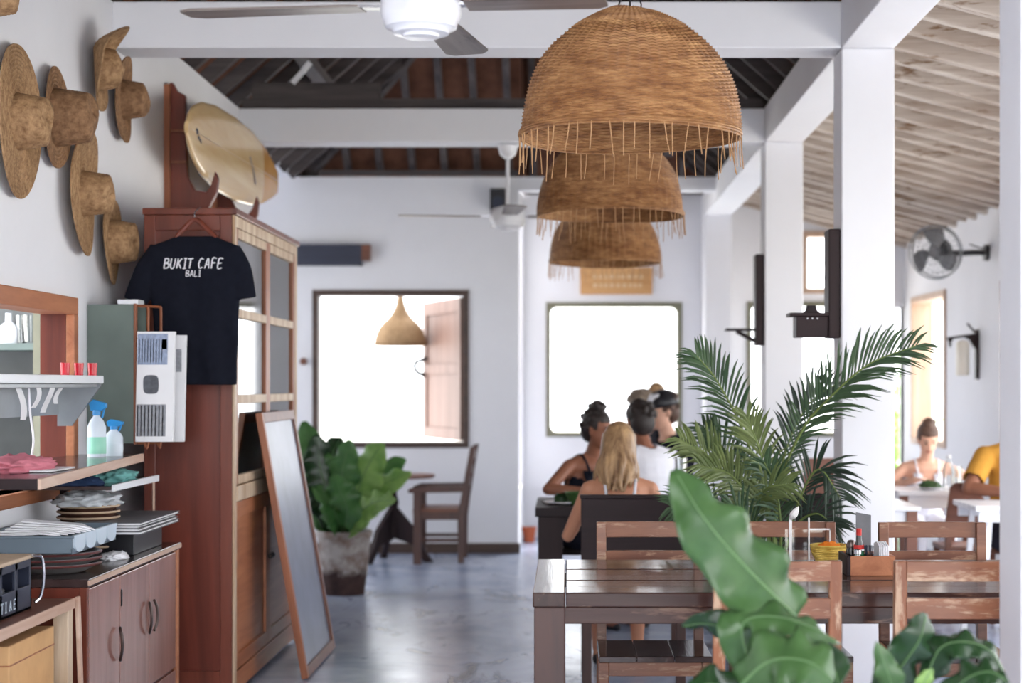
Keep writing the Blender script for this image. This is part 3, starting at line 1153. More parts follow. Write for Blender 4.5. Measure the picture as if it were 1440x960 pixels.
hat(-14, -10, 6.07, 0.24, 0.085, 0.09, 'straw hat cut off by the top left corner of the picture', M['straw_a'], 0.0, 0, 0.006, 0, 7)

# ------------------------------------------------------------ surfboard on its rack
BXc = -1.86


BH = [(0, 0.03), (0.03, 0.09), (0.08, 0.14), (0.16, 0.185), (0.30, 0.222), (0.5, 0.235), (0.68, 0.22), (0.82, 0.178), (0.92, 0.125), (1.0, 0.075)]


def board_half(u):
    for (a, p), (b, q) in zip(BH, BH[1:]):
        if u <= b + 1e-9:
            t = (u - a) / (b - a)
            return p + (q - p) * t
    return BH[-1][1]


YN, YT = 8.12, 10.95
vs, fs = [], []
NU, NA = 40, 24
for i in range(NU + 1):
    u = i / NU
    hw = max(0.012, board_half(u))
    th = 0.034 * (1 - (2 * u - 1) ** 4 * 0.7)
    cz = 2.625 + 0.075 * u
    rock = 0.05 * (1 - u) ** 4
    for k in range(NA):
        a = 2 * PI * k / NA
        ca, sa = math.cos(a), math.sin(a)
        z = hw * (abs(sa) ** 0.8) * (1 if sa > 0 else -1)
        x = th * (abs(ca) ** 0.8) * (1 if ca > 0 else -1)
        vs.append((BXc + x + rock, YN + (YT - YN) * u, cz + z))
for i in range(NU):
    for k in range(NA):
        a, b = i * NA + k, i * NA + (k + 1) % NA
        fs.append((a, b, b + NA, a + NA))
fs.append(tuple(range(NA)))
fs.append(tuple(NU * NA + k for k in range(NA)))
NB = 31
fs_b = fs[:NB * NA] + [fs[-2]]
fs_t = fs[NB * NA:NU * NA] + [fs[-1]]
sb = thing('surfboard', 'varnished pale wooden surfboard lying along the wall rack', 'surfboard', (BXc, 9.4, 2.45))
MB().add(vs[:(NB + 1) * NA], fs_b).build('board', M['surf'], sb, smooth=True)
MB().add(vs[NB * NA:], [tuple(q - NB * NA for q in f) for f in fs_t]).build('tail_block', M['amber'], sb, smooth=True)
st = MB()
for i in range(NU):
    u0, u1 = i / NU, (i + 1) / NU
    if u0 < 0.02 or u1 > 0.98:
        continue
    p = [Vector((BXc + 0.034 * (1 - (2 * u - 1) ** 4 * 0.7) + 0.05 * (1 - u) ** 4 + 0.0008, YN + (YT - YN) * u, 2.625 + 0.075 * u)) for u in (u0, u1)]
    st.bar(p[0], p[1], 0.002, 0.004)
st.build('stringer', M['surf_dark'], sb)
mk = MB()
for (u, dz, s) in ((0.07, 0.005, 1.0), (0.085, -0.02, 0.8), (0.10, -0.03, 0.7)):
    mk.sphere((BXc + 0.034 * (1 - (2 * u - 1) ** 4 * 0.7) + 0.05 * (1 - u) ** 4 + 0.001, YN + (YT - YN) * u, 2.63 + dz), (0.002, 0.03 * s, 0.016 * s))
mk.build('emblem', M['black'], sb, smooth=True)
fm = MB()
fm.prism([(0.61, 0.05), (0.645, -0.01), (0.675, -0.09), (0.66, -0.095), (0.63, -0.01), (0.60, 0.04)], lambda a, b, s: (BXc + 0.0345 + 0.001 * s, YN + (YT - YN) * a, 2.67 + b))
fm.build('deck_mark', M['fin'], sb)


def rack(d, label):
    """bracket panel standing out from the wall with a curved hook"""
    def P(px, py):
        return (PX(px, d), PZ(py, d))
    s = 8.71 / d
    tip_x, tip_z = -1.795, 2.49
    poly = [(XL, 2.93), (XL + 0.035, 2.945), (XL + 0.06, 2.90), (XL + 0.10, 2.88), (XL + 0.105, 2.60), (XL + 0.115, 2.46), (XL + 0.15, 2.395), (XL + 0.21, 2.385),
            (tip_x - 0.022, 2.42), (tip_x, tip_z), (tip_x + 0.014, 2.45), (tip_x + 0.006, 2.38), (tip_x - 0.03, 2.31), (tip_x - 0.09, 2.25), (XL + 0.09, 2.20), (XL, 2.15)]
    root = thing('surfboard_rack', label, 'rack', (XL, d, 2.2))
    MB().prism(poly, lambda a, b, t: (a, d + 0.05 * t, b)).build('hook_panel', M['red_wood_d'], root, bevel=0.004)
    MB().box(XL, XL + 0.03, d - 0.03, d, 2.2, 2.93).build('edge_strip', M['stile'], root, bevel=0.003)
    for z in (2.69, 2.53):
        MB().box(XL + 0.0, XL + 0.11, d - 0.012, d, z, z + 0.012).build('ledge', M['stile'], root)
    return root


rack(8.71, 'red-brown wooden surfboard bracket at the nose end')
rack(9.86, 'red-brown wooden surfboard bracket at the tail end')
ORD = ['first', 'second', 'third', 'fourth', 'fifth', 'sixth', 'seventh', 'eighth']
# ------------------------------------------------------------ tall glazed cabinet
KX0, KX1 = -1.89, -1.485
KY0, KY1 = 7.63, 9.40
KT = 2.19
cab = thing('display_cabinet', 'tall red-brown wooden cabinet with glazed doors and hanging T-shirt', 'cabinet', (KX0 + 0.2, KY0 + 0.9, 0))
# carcass: near side panel with stiles and rails, far side, back, top, bottom, shelves
MB().box(KX0 + 0.02, KX1 - 0.052, KY0 + 0.012, KY0 + 0.03, 0.06, KT - 0.03).build('side_panel', M['red_wood_d'], cab)
for x0, x1, z0, z1 in ((KX0, KX0 + 0.05, 0, KT - 0.03), (KX1 - 0.065, KX1 - 0.012, 0, KT - 0.03), (KX0 + 0.05, KX1 - 0.065, KT - 0.10, KT - 0.03), (KX0 + 0.05, KX1 - 0.065, 0.04, 0.12)):
    MB().box(x0, x1, KY0, KY0 + 0.035, z0, z1).build('side_stile', M['red_wood'], cab, bevel=0.003)
MB().box(KX0 + 0.02, KX1 - 0.052, KY1 - 0.03, KY1, 0.06, KT - 0.03).build('side_panel', M['red_wood_d'], cab)
MB().box(KX0, KX0 + 0.02, KY0 + 0.035, KY1 - 0.03, 0.06, KT - 0.03).build('back_panel', M['red_wood_d'], cab)
MB().box(KX0 - 0.005, KX1 + 0.012, KY0 - 0.012, KY1 + 0.012, KT - 0.03, KT).build('top_board', M['red_wood'], cab, bevel=0.004)
MB().box(KX0 + 0.02, KX1 - 0.02, KY0 + 0.035, KY1 - 0.03, 0.08, 0.11).build('bottom_board', M['red_wood_d'], cab)
for z in (0.90, 1.31, 1.70):
    MB().box(KX0 + 0.02, KX1 - 0.06, KY0 + 0.035, KY1 - 0.03, z, z + 0.02).build('shelf', M['red_wood_d'], cab)
# front frame
fx = KX1
for y0, y1, mt in ((KY0, KY0 + 0.05, 'cream_wood'), (KY1 - 0.05, KY1, 'cream_wood')):
    MB().box(fx - 0.0115, fx, y0 + 0.0005, y1, 0.0, KT - 0.03).build('front_post', M[mt], cab, bevel=0.003)
MB().box(fx - 0.05, fx, KY0 + 0.05, KY1 - 0.05, 0.02, 0.11).build('plinth', M['orange_wood'], cab, bevel=0.003)
MB().box(fx - 0.05, fx, KY0 + 0.05, KY1 - 0.05, KT - 0.08, KT - 0.03).build('cornice_rail', M['cream_wood'], cab, bevel=0.003)
MB().box(fx - 0.05, fx + 0.006, KY0 + 0.05, KY1 - 0.05, 0.875, 0.945).build('waist_rail', M['cream_wood'], cab, bevel=0.003)
YM = (KY0 + KY1) / 2
for y0, y1 in ((KY0 + 0.052, YM - 0.002), (YM + 0.002, KY1 - 0.052)):
    dr_ = MB().box(fx - 0.035, fx - 0.005, y0, y0 + 0.055, 0.95, KT - 0.082).build('door', M['stile'], cab, bevel=0.003)
    MB().box(fx - 0.035, fx - 0.005, y1 - 0.055, y1, 0.95, KT - 0.082).build('door_stile', M['stile'], dr_, bevel=0.003)
    for z0, z1 in ((0.95, 0.99), (1.315, 1.355), (1.705, 1.745), (KT - 0.125, KT - 0.082)):
        MB().box(fx - 0.034, fx - 0.003, y0 + 0.055, y1 - 0.055, z0, z1).build('door_rail', M['cream_wood'], dr_, bevel=0.003)
    for z0, z1 in ((0.99, 1.315), (1.355, 1.705), (1.745, KT - 0.125)):
        MB().box(fx - 0.021, fx - 0.017, y0 + 0.055, y1 - 0.055, z0, z1).build('pane', M['glass'], dr_)
    lo = MB().box(fx - 0.03, fx - 0.016, y0 + 0.06, y1 - 0.06, 0.17, 0.82).build('lower_door', M['orange_wood'], cab)
    for a0, a1, z0, z1 in ((y0, y0 + 0.065, 0.115, 0.87), (y1 - 0.065, y1, 0.115, 0.87), (y0 + 0.065, y1 - 0.065, 0.115, 0.18), (y0 + 0.065, y1 - 0.065, 0.80, 0.87)):
        MB().box(fx - 0.035, fx - 0.003, a0, a1, z0, z1).build('door_frame', M['orange_wood'], lo, bevel=0.003)
    MB().sphere((fx + 0.012, y1 - 0.03 if y0 < YM - 0.5 else y0 + 0.03, 0.55), 0.014).build('knob', M['bronze'], lo, smooth=True)


def tumbler(x, y, z, r, h, label, mat='clear', group=None, name='drinking_glass'):
    mb = MB().lathe([(0.0, 0.0), (r * 0.8, 0.0), (r, h), (r - 0.004, h), (r * 0.8 - 0.004, 0.008), (0, 0.008)], 18, (x, y, z))
    return one(name, mb, M[mat], label, 'glass', group, smooth=True)


for i, (y, z, h) in enumerate(((7.85, 0.92, 0.16), (7.98, 0.92, 0.13), (8.10, 0.92, 0.17), (8.22, 0.92, 0.12), (8.34, 0.92, 0.16), (8.80, 1.33, 0.10), (9.02, 1.33, 0.13))):
    tumbler(-1.60, y, z, 0.035, h, (ORD[i] + ' clear tumbler from the near end, lower shelf of the tall cabinet') if i < 5 else (ORD[i - 5] + ' clear glass tumbler on the middle shelf of the tall cabinet'), group='glasses in the tall cabinet')

# ------------------------------------------------------------ T-shirt on its hanger
SY = 7.50


def sx(px):
    return PX(px, SY)


def sz(py):
    return PZ(py, SY)


ts = thing('t_shirt', 'black T-shirt with white lettering hanging on the tall cabinet side', 'T-shirt', (sx(274), SY, sz(541)))
mb = MB()
cx = sx(273)
levels = [(541, 217, 333, 0.030), (500, 219, 334, 0.034), (450, 216, 336, 0.036), (410, 211, 338, 0.038), (380, 206, 342, 0.036), (358, 205, 342, 0.030), (345, 214, 334, 0.022), (337, 236, 314, 0.014), (332, 248, 302, 0.010)]
rings = []
NA = 36
vs, fs = [], []
for py, a, b, t in levels:
    c, hw = (sx(a) + sx(b)) / 2, (sx(b) - sx(a)) / 2
    for k in range(NA):
        an = 2 * PI * k / NA
        ca, sa = math.cos(an), math.sin(an)
        vs.append((c + hw * abs(ca) ** 0.55 * (1 if ca > 0 else -1), SY + t * abs(sa) ** 0.8 * (1 if sa > 0 else -1), sz(py)))
for j in range(len(levels) - 1):
    for k in range(NA):
        a, b = j * NA + k, j * NA + (k + 1) % NA
        fs.append((a, b, b + NA, a + NA))
fs += [tuple(range(NA)), tuple((len(levels) - 1) * NA + k for k in range(NA))]
mb.add(vs, fs)
for p0, p1, p2 in (((226, 352), (204, 385), (190, 424)), ((322, 352), (336, 380), (343, 420))):
    pts = catmull([(sx(p0[0]), SY, sz(p0[1])), (sx(p1[0]), SY, sz(p1[1])), (sx(p2[0]), SY, sz(p2[1]))], 8)
    v2, f2 = [], []
    for i, p in enumerate(pts):
        tt = (pts[min(i + 1, 8)] - pts[max(i - 1, 0)]).normalized()
        sd_ = Vector((-tt.z, 0, tt.x))
        for k in range(20):
            an = 2 * PI * k / 20
            v2.append(p + sd_ * math.cos(an) * (0.052 + 0.004 * i / 8) + Vector((0, 1, 0)) * math.sin(an) * 0.026)
    for i in range(8):
        for k in range(20):
            a, b = i * 20 + k, i * 20 + (k + 1) % 20
            f2.append((a, b, b + 20, a + 20))
    f2 += [tuple(range(20)), tuple(160 + k for k in range(20))]
    mb.add(v2, f2)


def folds(co):
    t = max(0.0, min(1.0, (sz(345) - co.z) / 0.5))
    w = math.sin(co.x * 46 + 4 * co.z + 1.0) * 0.006 * t + noise.noise(co * 9) * 0.008 * (0.3 + t)
    return Vector((co.x + noise.noise(co * 5 + Vector((9, 0, 0))) * 0.006, co.y + w, co.z))


shirt_me = voxel(mb, 't_shirt_cloth', 0.006, 2, folds)
shirt = link('cloth', shirt_me, M['shirt'], ts)
tree = BVHTree.FromPolygons([v.co.copy() for v in shirt_me.vertices], [tuple(p.vertices) for p in shirt_me.polygons])
# collar ring and hanger
hg = MB()
hg.tube(catmull([(sx(247), SY, sz(334)), (sx(258), SY, sz(322)), (sx(274), SY, sz(308)), (sx(290), SY, sz(321)), (sx(304), SY, sz(334))], 20), 0.011, 8)
hroot = thing('clothes_hanger', 'wooden clothes hanger with a steel hook inside the black T-shirt', 'hanger', (sx(274), SY, sz(334)))
hg.build('wooden_bar', M['red_wood'], hroot, smooth=True)
MB().tube(catmull([(sx(274), SY, sz(309)), (sx(274), SY, sz(299)), (sx(276.5), SY + 0.03, sz(293)), (sx(275), SY + 0.10, sz(289)), (sx(273), SY + 0.13, sz(291))], 16), 0.0028, 6).build('hook', M['chrome'], hroot, smooth=True)
# lettering: brush strokes laid on the cloth
GLY = {
    'B': [[(0, 0), (0.05, 1)], [(0.05, 1), (0.5, 0.95), (0.55, 0.68), (0.08, 0.52)], [(0.08, 0.52), (0.66, 0.42), (0.55, 0.08), (0, 0)]],
    'U': [[(0.05, 1), (0, 0.3), (0.2, 0), (0.5, 0.12), (0.62, 1)]],
    'K': [[(0.02, 0), (0.08, 1)], [(0.6, 1), (0.06, 0.45)], [(0.18, 0.55), (0.62, 0)]],
    'I': [[(0.0, 1), (0.42, 1)], [(0.22, 1), (0.18, 0)], [(-0.05, 0), (0.4, 0.02)]],
    'T': [[(-0.05, 0.95), (0.7, 1.0)], [(0.34, 0.97), (0.28, 0)]],
    'C': [[(0.62, 0.9), (0.3, 1.0), (0.02, 0.5), (0.2, 0.03), (0.6, 0.12)]],
    'A': [[(0, 0), (0.36, 1), (0.62, 0)], [(0.1, 0.36), (0.56, 0.38)]],
    'F': [[(0.05, 0), (0.1, 1), (0.65, 1.02)], [(0.08, 0.55), (0.55, 0.58)]],
    'E': [[(0.65, 1.0), (0.1, 0.96), (0.04, 0.02), (0.62, 0.05)], [(0.08, 0.52), (0.52, 0.54)]],
    'L': [[(0.08, 1), (0.03, 0.03), (0.6, 0.05)]],
    '1': [[(0.1, 0.8), (0.3, 1), (0.3, 0)]],
}


def strokes(text, x0, x1, zb, h, wd, onto, y0, shear=0.16):
    """flat brush strokes projected on a surface in front of y0"""
    mb = MB()
    total = sum(0.62 if c == ' ' else (0.62 if c == 'I' else 0.92) for c in text)
    u = (x1 - x0) / total
    x = x0
    for c in text:
        adv = 0.62 if c == ' ' else (0.62 if c == 'I' else 0.92)
        for s in GLY.get(c, []):
            pts = catmull([(a, 0, b) for a, b in s], 8 * (len(s) - 1)) if len(s) > 2 else [Vector((s[0][0] + (s[1][0] - s[0][0]) * k / 6, 0, s[0][1] + (s[1][1] - s[0][1]) * k / 6)) for k in range(7)]
            P = []
            for p in pts:
                X = x + (p.x + shear * p.z) * u
                Z = zb + p.z * h
                hit = onto(X, Z)
                P.append(Vector((X, hit - 0.0025, Z)))
            vs = []
            for i, p in enumerate(P):
                t_ = (P[min(i + 1, len(P) - 1)] - P[max(i - 1, 0)])
                t_.y = 0
                t_.normalize()
                n_ = Vector((-t_.z, 0, t_.x))
                ww = wd * (1.0 - 0.35 * abs(i / (len(P) - 1) - 0.35))
                vs += [p + n_ * ww, p - n_ * ww]
            fs = [(2 * i, 2 * i + 1, 2 * i + 3, 2 * i + 2) for i in range(len(P) - 1)]
            mb.add(vs, fs)
        x += adv * u
    return mb


def on_shirt(X, Z):
    h = tree.ray_cast(Vector((X, SY - 1, Z)), Vector((0, 1, 0)))
    return h[0].y if h[0] else SY - 0.03


def letter_row(text, x0, x1, zb, h, wd, shear):
    wds = [0.62 if c in ' I' else 0.92 for c in text]
    x = x0
    for c, w in zip(text, wds):
        xe = x + (x1 - x0) * w / sum(wds)
        if c != ' ':
            strokes(c, x, xe, zb, h, wd, on_shirt, SY, shear).build('letter', M['print'], ts, solid=0.001)
        x = xe


letter_row('BUKIT CAFE', sx(233), sx(317), sz(378), sz(364) - sz(378), 0.0030, 0.16)
letter_row('BALI', sx(264), sx(286), sz(389.5), sz(381) - sz(389.5), 0.0019, 0.05)

# ------------------------------------------------------------ low sideboard
SX = -1.612
Y0s, Y1s, ZT = 5.75, 7.10, 0.746
sbd = thing('sideboard', 'low polished brown sideboard with ring-handled doors and drawers', 'sideboard', (-1.83, 6.4, 0))
MB().box(XL + 0.005, SX - 0.02, Y0s, Y1s, 0.05, ZT - 0.03).build('body', M['red_wood_d'], sbd, bevel=0.003)
MB().box(XL + 0.004, SX + 0.004, Y0s - 0.008, Y1s + 0.01, ZT - 0.028, ZT).build('top', M['side_top'], sbd, bevel=0.003)
MB().box(SX - 0.002, SX + 0.008, Y0s - 0.008, Y1s + 0.01, ZT - 0.022, ZT - 0.004).build('edge_strip', M['pale_edge'], sbd, bevel=0.002)
def ysb(px):
    return -SX * F / (VX - px)
ed = [Y0s + 0.015, ysb(169.5), ysb(210.5), Y1s - 0.05]
for i in range(3):
    y0, y1 = ed[i] + 0.006, ed[i + 1] - 0.006
    d_ = MB().box(SX - 0.022, SX - 0.002, y0, y1, 0.235, ZT - 0.035).build('door', M['side_door'], sbd, bevel=0.003)
    hy = y1 - 0.03 if i < 2 else y0 + 0.03
    hz = 0.47 if i == 0 else 0.505
    ring = MB()
    pts = [(SX + 0.006 + 0.022 * math.sin(a) ** 2, hy, hz + 0.058 * math.cos(a)) for a in [PI * k / 14 for k in range(15)]]
    pts2 = [(SX + 0.012, hy + (0.026 if i == 2 else -0.026) * math.sin(a), hz + 0.058 * math.cos(a)) for a in [PI * k / 14 for k in range(15)]]
    ring.tube([Vector(a).lerp(Vector(b), 0.5) for a, b in zip(pts, pts2)], 0.0055, 8)
    ring.build('ring_handle', M['bronze'], d_, smooth=True)
    if i == 1:
        MB().box(SX - 0.002, SX + 0.002, y0 + 0.004, y0 + 0.014, 0.60, 0.66).build('hinge', M['black_metal'], d_)
for i, (y0, y1) in enumerate(((Y0s + 0.02, 6.42), (6.43, Y1s - 0.055))):
    d_ = MB().box(SX - 0.022, SX - 0.002, y0, y1, 0.07, 0.225).build('drawer', M['side_door'], sbd, bevel=0.003)
    MB().tube(catmull([(SX, (y0 + y1) / 2 - 0.05, 0.15), (SX + 0.02, (y0 + y1) / 2 - 0.03, 0.145), (SX + 0.02, (y0 + y1) / 2 + 0.03, 0.145), (SX, (y0 + y1) / 2 + 0.05, 0.15)], 10), 0.006, 6).build('handle', M['black_metal'], d_, smooth=True)
MB().box(SX - 0.03, SX, Y1s - 0.045, Y1s, 0.0, ZT - 0.028).build('corner_post', M['orange_wood'], sbd, bevel=0.003)
MB().box(SX - 0.03, SX - 0.001, Y0s - 0.004, Y0s + 0.014, 0.0, ZT - 0.028).build('corner_post', M['red_wood'], sbd, bevel=0.003)
for y in (Y0s + 0.03, Y1s - 0.08):
    MB().box(XL + 0.02, XL + 0.07, y, y + 0.05, 0, 0.05).build('foot', M['red_wood_d'], sbd)

# things on the sideboard
def plates(x, y, z, r, n, dz, mat, rim, name, label, group, oval=1.0):
    for i in range(n):
        rt = thing(name, label.replace('#', ORD[i]), 'plate', (x, y, z + i * dz), 0, group)
        mb = MB().lathe([(0.0, 0), (r * 0.62, 0), (r * 0.72, dz * 0.4), (r * 0.97, dz * 1.35), (r * 0.97, dz * 1.75), (r * 0.68, dz * 0.9), (r * 0.58, dz * 0.6), (0, dz * 0.6)], 36)
        mb.v = [(a * oval, b, c) for a, b, c in mb.v]
        mb.build('dish', M[mat], rt, smooth=True, local=True)
        rm = MB().tube([(r * 0.985 * math.cos(a) * oval, r * 0.985 * math.sin(a), dz * 1.5) for a in [2 * PI * q / 40 for q in range(41)]], 0.0045, 6)
        rm.build('rim', M[rim], rt, smooth=True, local=True)


plates(-1.855, 6.62, ZT, 0.118, 8, 0.022, 'plate_brown', 'plate_rim', 'round_plate', '# brown woven round plate from below in the tall stack on the sideboard', 'stacked brown plates')
plates(-1.80, 5.98, ZT, 0.165, 3, 0.020, 'plate_dark', 'plate_red', 'serving_dish', '# grey dish from below, with dark red rim, at the near end of the sideboard', 'stacked grey dishes')

# grey cutlery tray with scalloped slots
TX0, TX1, TY0, TY1, TZ0, TZ1 = -2.02, -1.675, 5.78, 6.34, 0.826, 0.888
tr = thing('cutlery_tray', 'blue-grey plastic cutlery tray with scalloped compartments', 'tray', ((TX0 + TX1) / 2, 6.05, TZ0))
mb = MB()
mb.box(TX0, TX1, TY0, TY1, TZ0, TZ0 + 0.006)
mb.box(TX0, TX0 + 0.008, TY0, TY1, TZ0, TZ1)
mb.box(TX0, TX1, TY1 - 0.008, TY1, TZ0, TZ1)
mb.box(TX0, TX1, TY0, TY0 + 0.008, TZ0, TZ1)
mb.box(TX0 - 0.006, TX1 + 0.006, TY0 - 0.008, TY0 + 0.006, TZ1 - 0.008, TZ1)
mb.box(TX0 - 0.006, TX1 + 0.006, TY1 - 0.006, TY1 + 0.008, TZ1 - 0.008, TZ1)
mb.build('tray_body', M['plastic_grey'], tr, bevel=0.002)
for k in range(4):
    y = TY0 + 0.012 + k * (TY1 - TY0 - 0.02) / 4
    hw = (TY1 - TY0 - 0.03) / 8
    c = y + hw
    poly = [(c - hw, TZ1), (c + hw, TZ1)]
    for q in range(9):
        a = PI * q / 8
        poly.append((c + hw * math.cos(a) * 0.92, TZ0 + 0.030 - 0.028 * math.sin(a)))
    MB().prism(poly, lambda a, b, s: (TX1 - 0.006 + 0.012 * s, a, b)).build('scallop', M['plastic_pale'], tr)
    MB().box(TX0 + 0.008, TX1 - 0.006, y - 0.003, y + 0.003, TZ0 + 0.006, TZ1 - 0.01).build('divider', M['plastic_grey'], tr)
# lower panels under the scallops
MB().box(TX1 - 0.004, TX1, TY0, TY1, TZ0, TZ0 + 0.02).build('end_wall', M['plastic_grey'], tr)


def crumple(name, c, s, mat, label, cat, seed, amp=0.25, n=3):
    """a heap of folded cloth or film: one closed crumpled lump, flat below"""
    bm = bmesh.new()
    bmesh.ops.create_icosphere(bm, subdivisions=4, radius=1)
    for v in bm.verts:
        p = v.co.copy()
        d = noise.turbulence(p * n + Vector((seed, seed * 2.1, 0)), 3, True) - 0.35
        r_ = abs(noise.noise(p * n * 1.7 + Vector((seed * 3.3, 0, 1))))
        q = p * (1 + amp * d - amp * 0.8 * r_)
        q.z = max(q.z, -0.35) + 0.35
        v.co = Vector((c[0] + q.x * s[0], c[1] + q.y * s[1], c[2] + q.z * s[2] / 1.35))
    me = bpy.data.meshes.new(name)
    bm.to_mesh(me)
    bm.free()
    me.polygons.foreach_set('use_smooth', [True] * len(me.polygons))
    return tag(link(name, me, mat), label, cat)


# fan of folded napkins in the tray
for i in range(7):
    a = -0.5 + i * 0.14
    z0 = TZ0 + 0.05 + i * 0.008
    p0 = Vector((-1.96 + 0.01 * i, 5.88 + 0.012 * i, z0))
    dirv = Vector((math.cos(a) * 0.9, math.sin(a), 0.10 - 0.045 * i)).normalized()
    rot = Matrix.Rotation(a * 0.6, 3, 'Z') @ Matrix.Rotation(-0.02 + 0.03 * i, 3, 'Y')
    mbn = MB().prism([(0, -0.05), (0.20, -0.045), (0.25, 0.0), (0.20, 0.045), (0, 0.05)], lambda x, y, s: p0 + rot @ Vector((x, y, 0.006 * s + 0.02 * math.sin(x * 12))))
    one('folded_napkin', mbn, M['white_cloth'], ORD[i] + ' white folded napkin of the fanned pile on the grey tray, counted from below', 'napkin', 'napkins on the grey tray', bevel=0.002)
crumple('plastic_bag', (-1.855, 6.60, 0.935), (0.125, 0.13, 0.062), M['bag'], 'crumpled pale plastic bag on top of the brown plates', 'bag', 3, 0.5)
crumple('paper_napkin_heap', (-1.70, 6.42, ZT), (0.05, 0.09, 0.03), M['white_cloth'], 'small white crumpled napkin beside the stack of plates', 'napkin', 8, 0.4)

# stack of menus on a box
one('dark_box', MB().box(-1.92, -1.66, 6.55, 7.0, ZT, 0.836), M['black'], 'dark box under the stack of menus', 'box', bevel=0.004)
for i in range(4):
    z = 0.837 + i * 0.011
    rt = thing('menu_binder', ['grey menu binder at the bottom of the stack', 'grey menu binder second from the bottom of the stack', 'grey menu binder third from the bottom of the stack', 'topmost grey menu binder of the stack on the sideboard'][i], 'menu', (-1.73, 6.7, z), 0, 'stacked menus')
    o_ = 0.006 * ((i * 7) % 3)
    MB().box(-1.86, -1.607 - o_, 6.42 + o_, 7.05, z + 0.002, z + 0.009).build('pages', M['paper'], rt)
    MB().box(-1.865, -1.60 - o_, 6.415 + o_, 7.055, z, z + 0.002).build('cover', M['slate_sign'], rt)
    MB().box(-1.865, -1.60 - o_, 6.415 + o_, 7.055, z + 0.009, z + 0.011).build('cover', M['slate_sign'], rt)

# small wall shelf with a cloth
ss = thing('wire_shelf', 'small white-edged shelf with a thin leg above the menus', 'shelf', (-1.88, 6.75, 1.0))
MB().box(XL, -1.707, 6.40, 7.10, 1.005, 1.02).build('board', M['side_top'], ss, bevel=0.002)
MB().box(-1.707, -1.695, 6.40, 7.10, 1.0, 1.026).build('edge_strip', M['plastic_white'], ss, bevel=0.002)
MB().cyl((-1.712, 7.07, ZT), (-1.712, 7.07, 1.005), 0.005, None, 8).build('leg', M['pale_edge'], ss)
MB().cyl((-1.95, 7.09, ZT), (-1.95, 7.09, 1.005), 0.012, None, 8).build('leg', M['red_wood_d'], ss)
crumple('folded_cloth', (-1.80, 6.78, 1.02), (0.085, 0.16, 0.05), M['teal_cloth'], 'teal cloth lying on the small wall shelf', 'cloth', 5, 0.5)
crumple('zip_pouch', (-1.855, 6.47, 1.02), (0.10, 0.07, 0.04), M['navy_cloth'], 'navy pouch lying beside the teal cloth', 'pouch', 6, 0.3)

# slanted wooden shelf under the pass-through
us = thing('wall_shelf', 'dark wooden wall shelf with a pale worn front edge below the pass-through', 'shelf', (-1.9, 6.2, 1.085))
poly = [(XL, 5.2), (-1.61, 5.2), (-1.775, 7.12), (XL, 7.12)]
MB().prism(poly, lambda a, b, s: (a, b, 1.086 + 0.024 * s)).build('board', M['side_top'], us)
MB().bar((-1.607, 5.195, 1.097), (-1.772, 7.125, 1.097), 0.012, 0.034).build('edge_strip', M['pale_edge'], us, bevel=0.002)
MB().bar((XL, 5.194, 1.097), (-1.61, 5.194, 1.097), 0.012, 0.034).build('end_strip', M['dark_wood'], us, bevel=0.002)
for y in (5.6, 6.8):
    MB().prism([(XL, 1.086), (XL + 0.2, 1.086), (XL, 0.93)], lambda a, b, s: (a, y + 0.02 * s, b)).build('bracket', M['dark_wood'], us)


def spray_bottle(x, y, z, h, label, liquid):
    rt = thing('spray_bottle', label, 'spray bottle', (x, y, z), 0, 'spray bottles on the wall shelf')
    r = 0.037
    mb = MB().lathe([(0, 0), (r, 0), (r * 1.02, 0.02), (r, h * 0.52), (r * 0.75, h * 0.62), (0.014, h * 0.70), (0.014, h * 0.74), (0, h * 0.74)], 24)
    mb.v = [(a, b * 0.75, c) for a, b, c in mb.v]
    mb.build('body', M['bottle_white'], rt, smooth=True, local=True)
    lq = MB().lathe([(r * 1.025, 0.012), (r * 1.04, 0.02), (r * 1.035, h * 0.34), (r * 1.0, h * 0.345)], 24)
    lq.v = [(a, b * 0.75, c) for a, b, c in lq.v]
    lq.build('liquid_band', M[liquid], rt, smooth=True, local=True)
    hd = MB().cyl((0, 0, h * 0.72), (0, 0, h * 0.82), 0.016)
    hd.prism([(-0.022, 0.80), (0.020, 0.80), (0.040, 0.86), (0.040, 0.93), (-0.012, 1.0), (-0.028, 0.93)], lambda a, b, s: (a, (s - 0.5) * 0.024, b * h))
    hd.prism([(0.026, 0.80), (0.034, 0.84), (0.026, 0.68), (0.018, 0.66)], lambda a, b, s: (a, (s - 0.5) * 0.012, b * h))
    hd.build('trigger_head', M['blue'], rt, local=True, bevel=0.002)
    return rt


spray_bottle(PX(136, 6.9), 6.9, 1.11, 0.232, 'taller blue-topped spray bottle with mint liquid on the wall shelf', 'mint')
spray_bottle(PX(160, 6.98), 6.98, 1.11, 0.150, 'shorter blue-topped spray bottle beside the taller one', 'bottle_white')
crumple('pink_cloth_bundle', (-1.86, 5.75, 1.11), (0.13, 0.22, 0.055), M['pink_cloth'], 'pink and white cloth bundle on the near end of the wall shelf', 'cloth', 9, 0.4)
MB_l = MB().box(-1.80, -1.70, 5.62, 5.90, 1.112, 1.118)
one('printed_card', MB_l, M['paper'], 'white printed card under the pink cloth bundle', 'card')

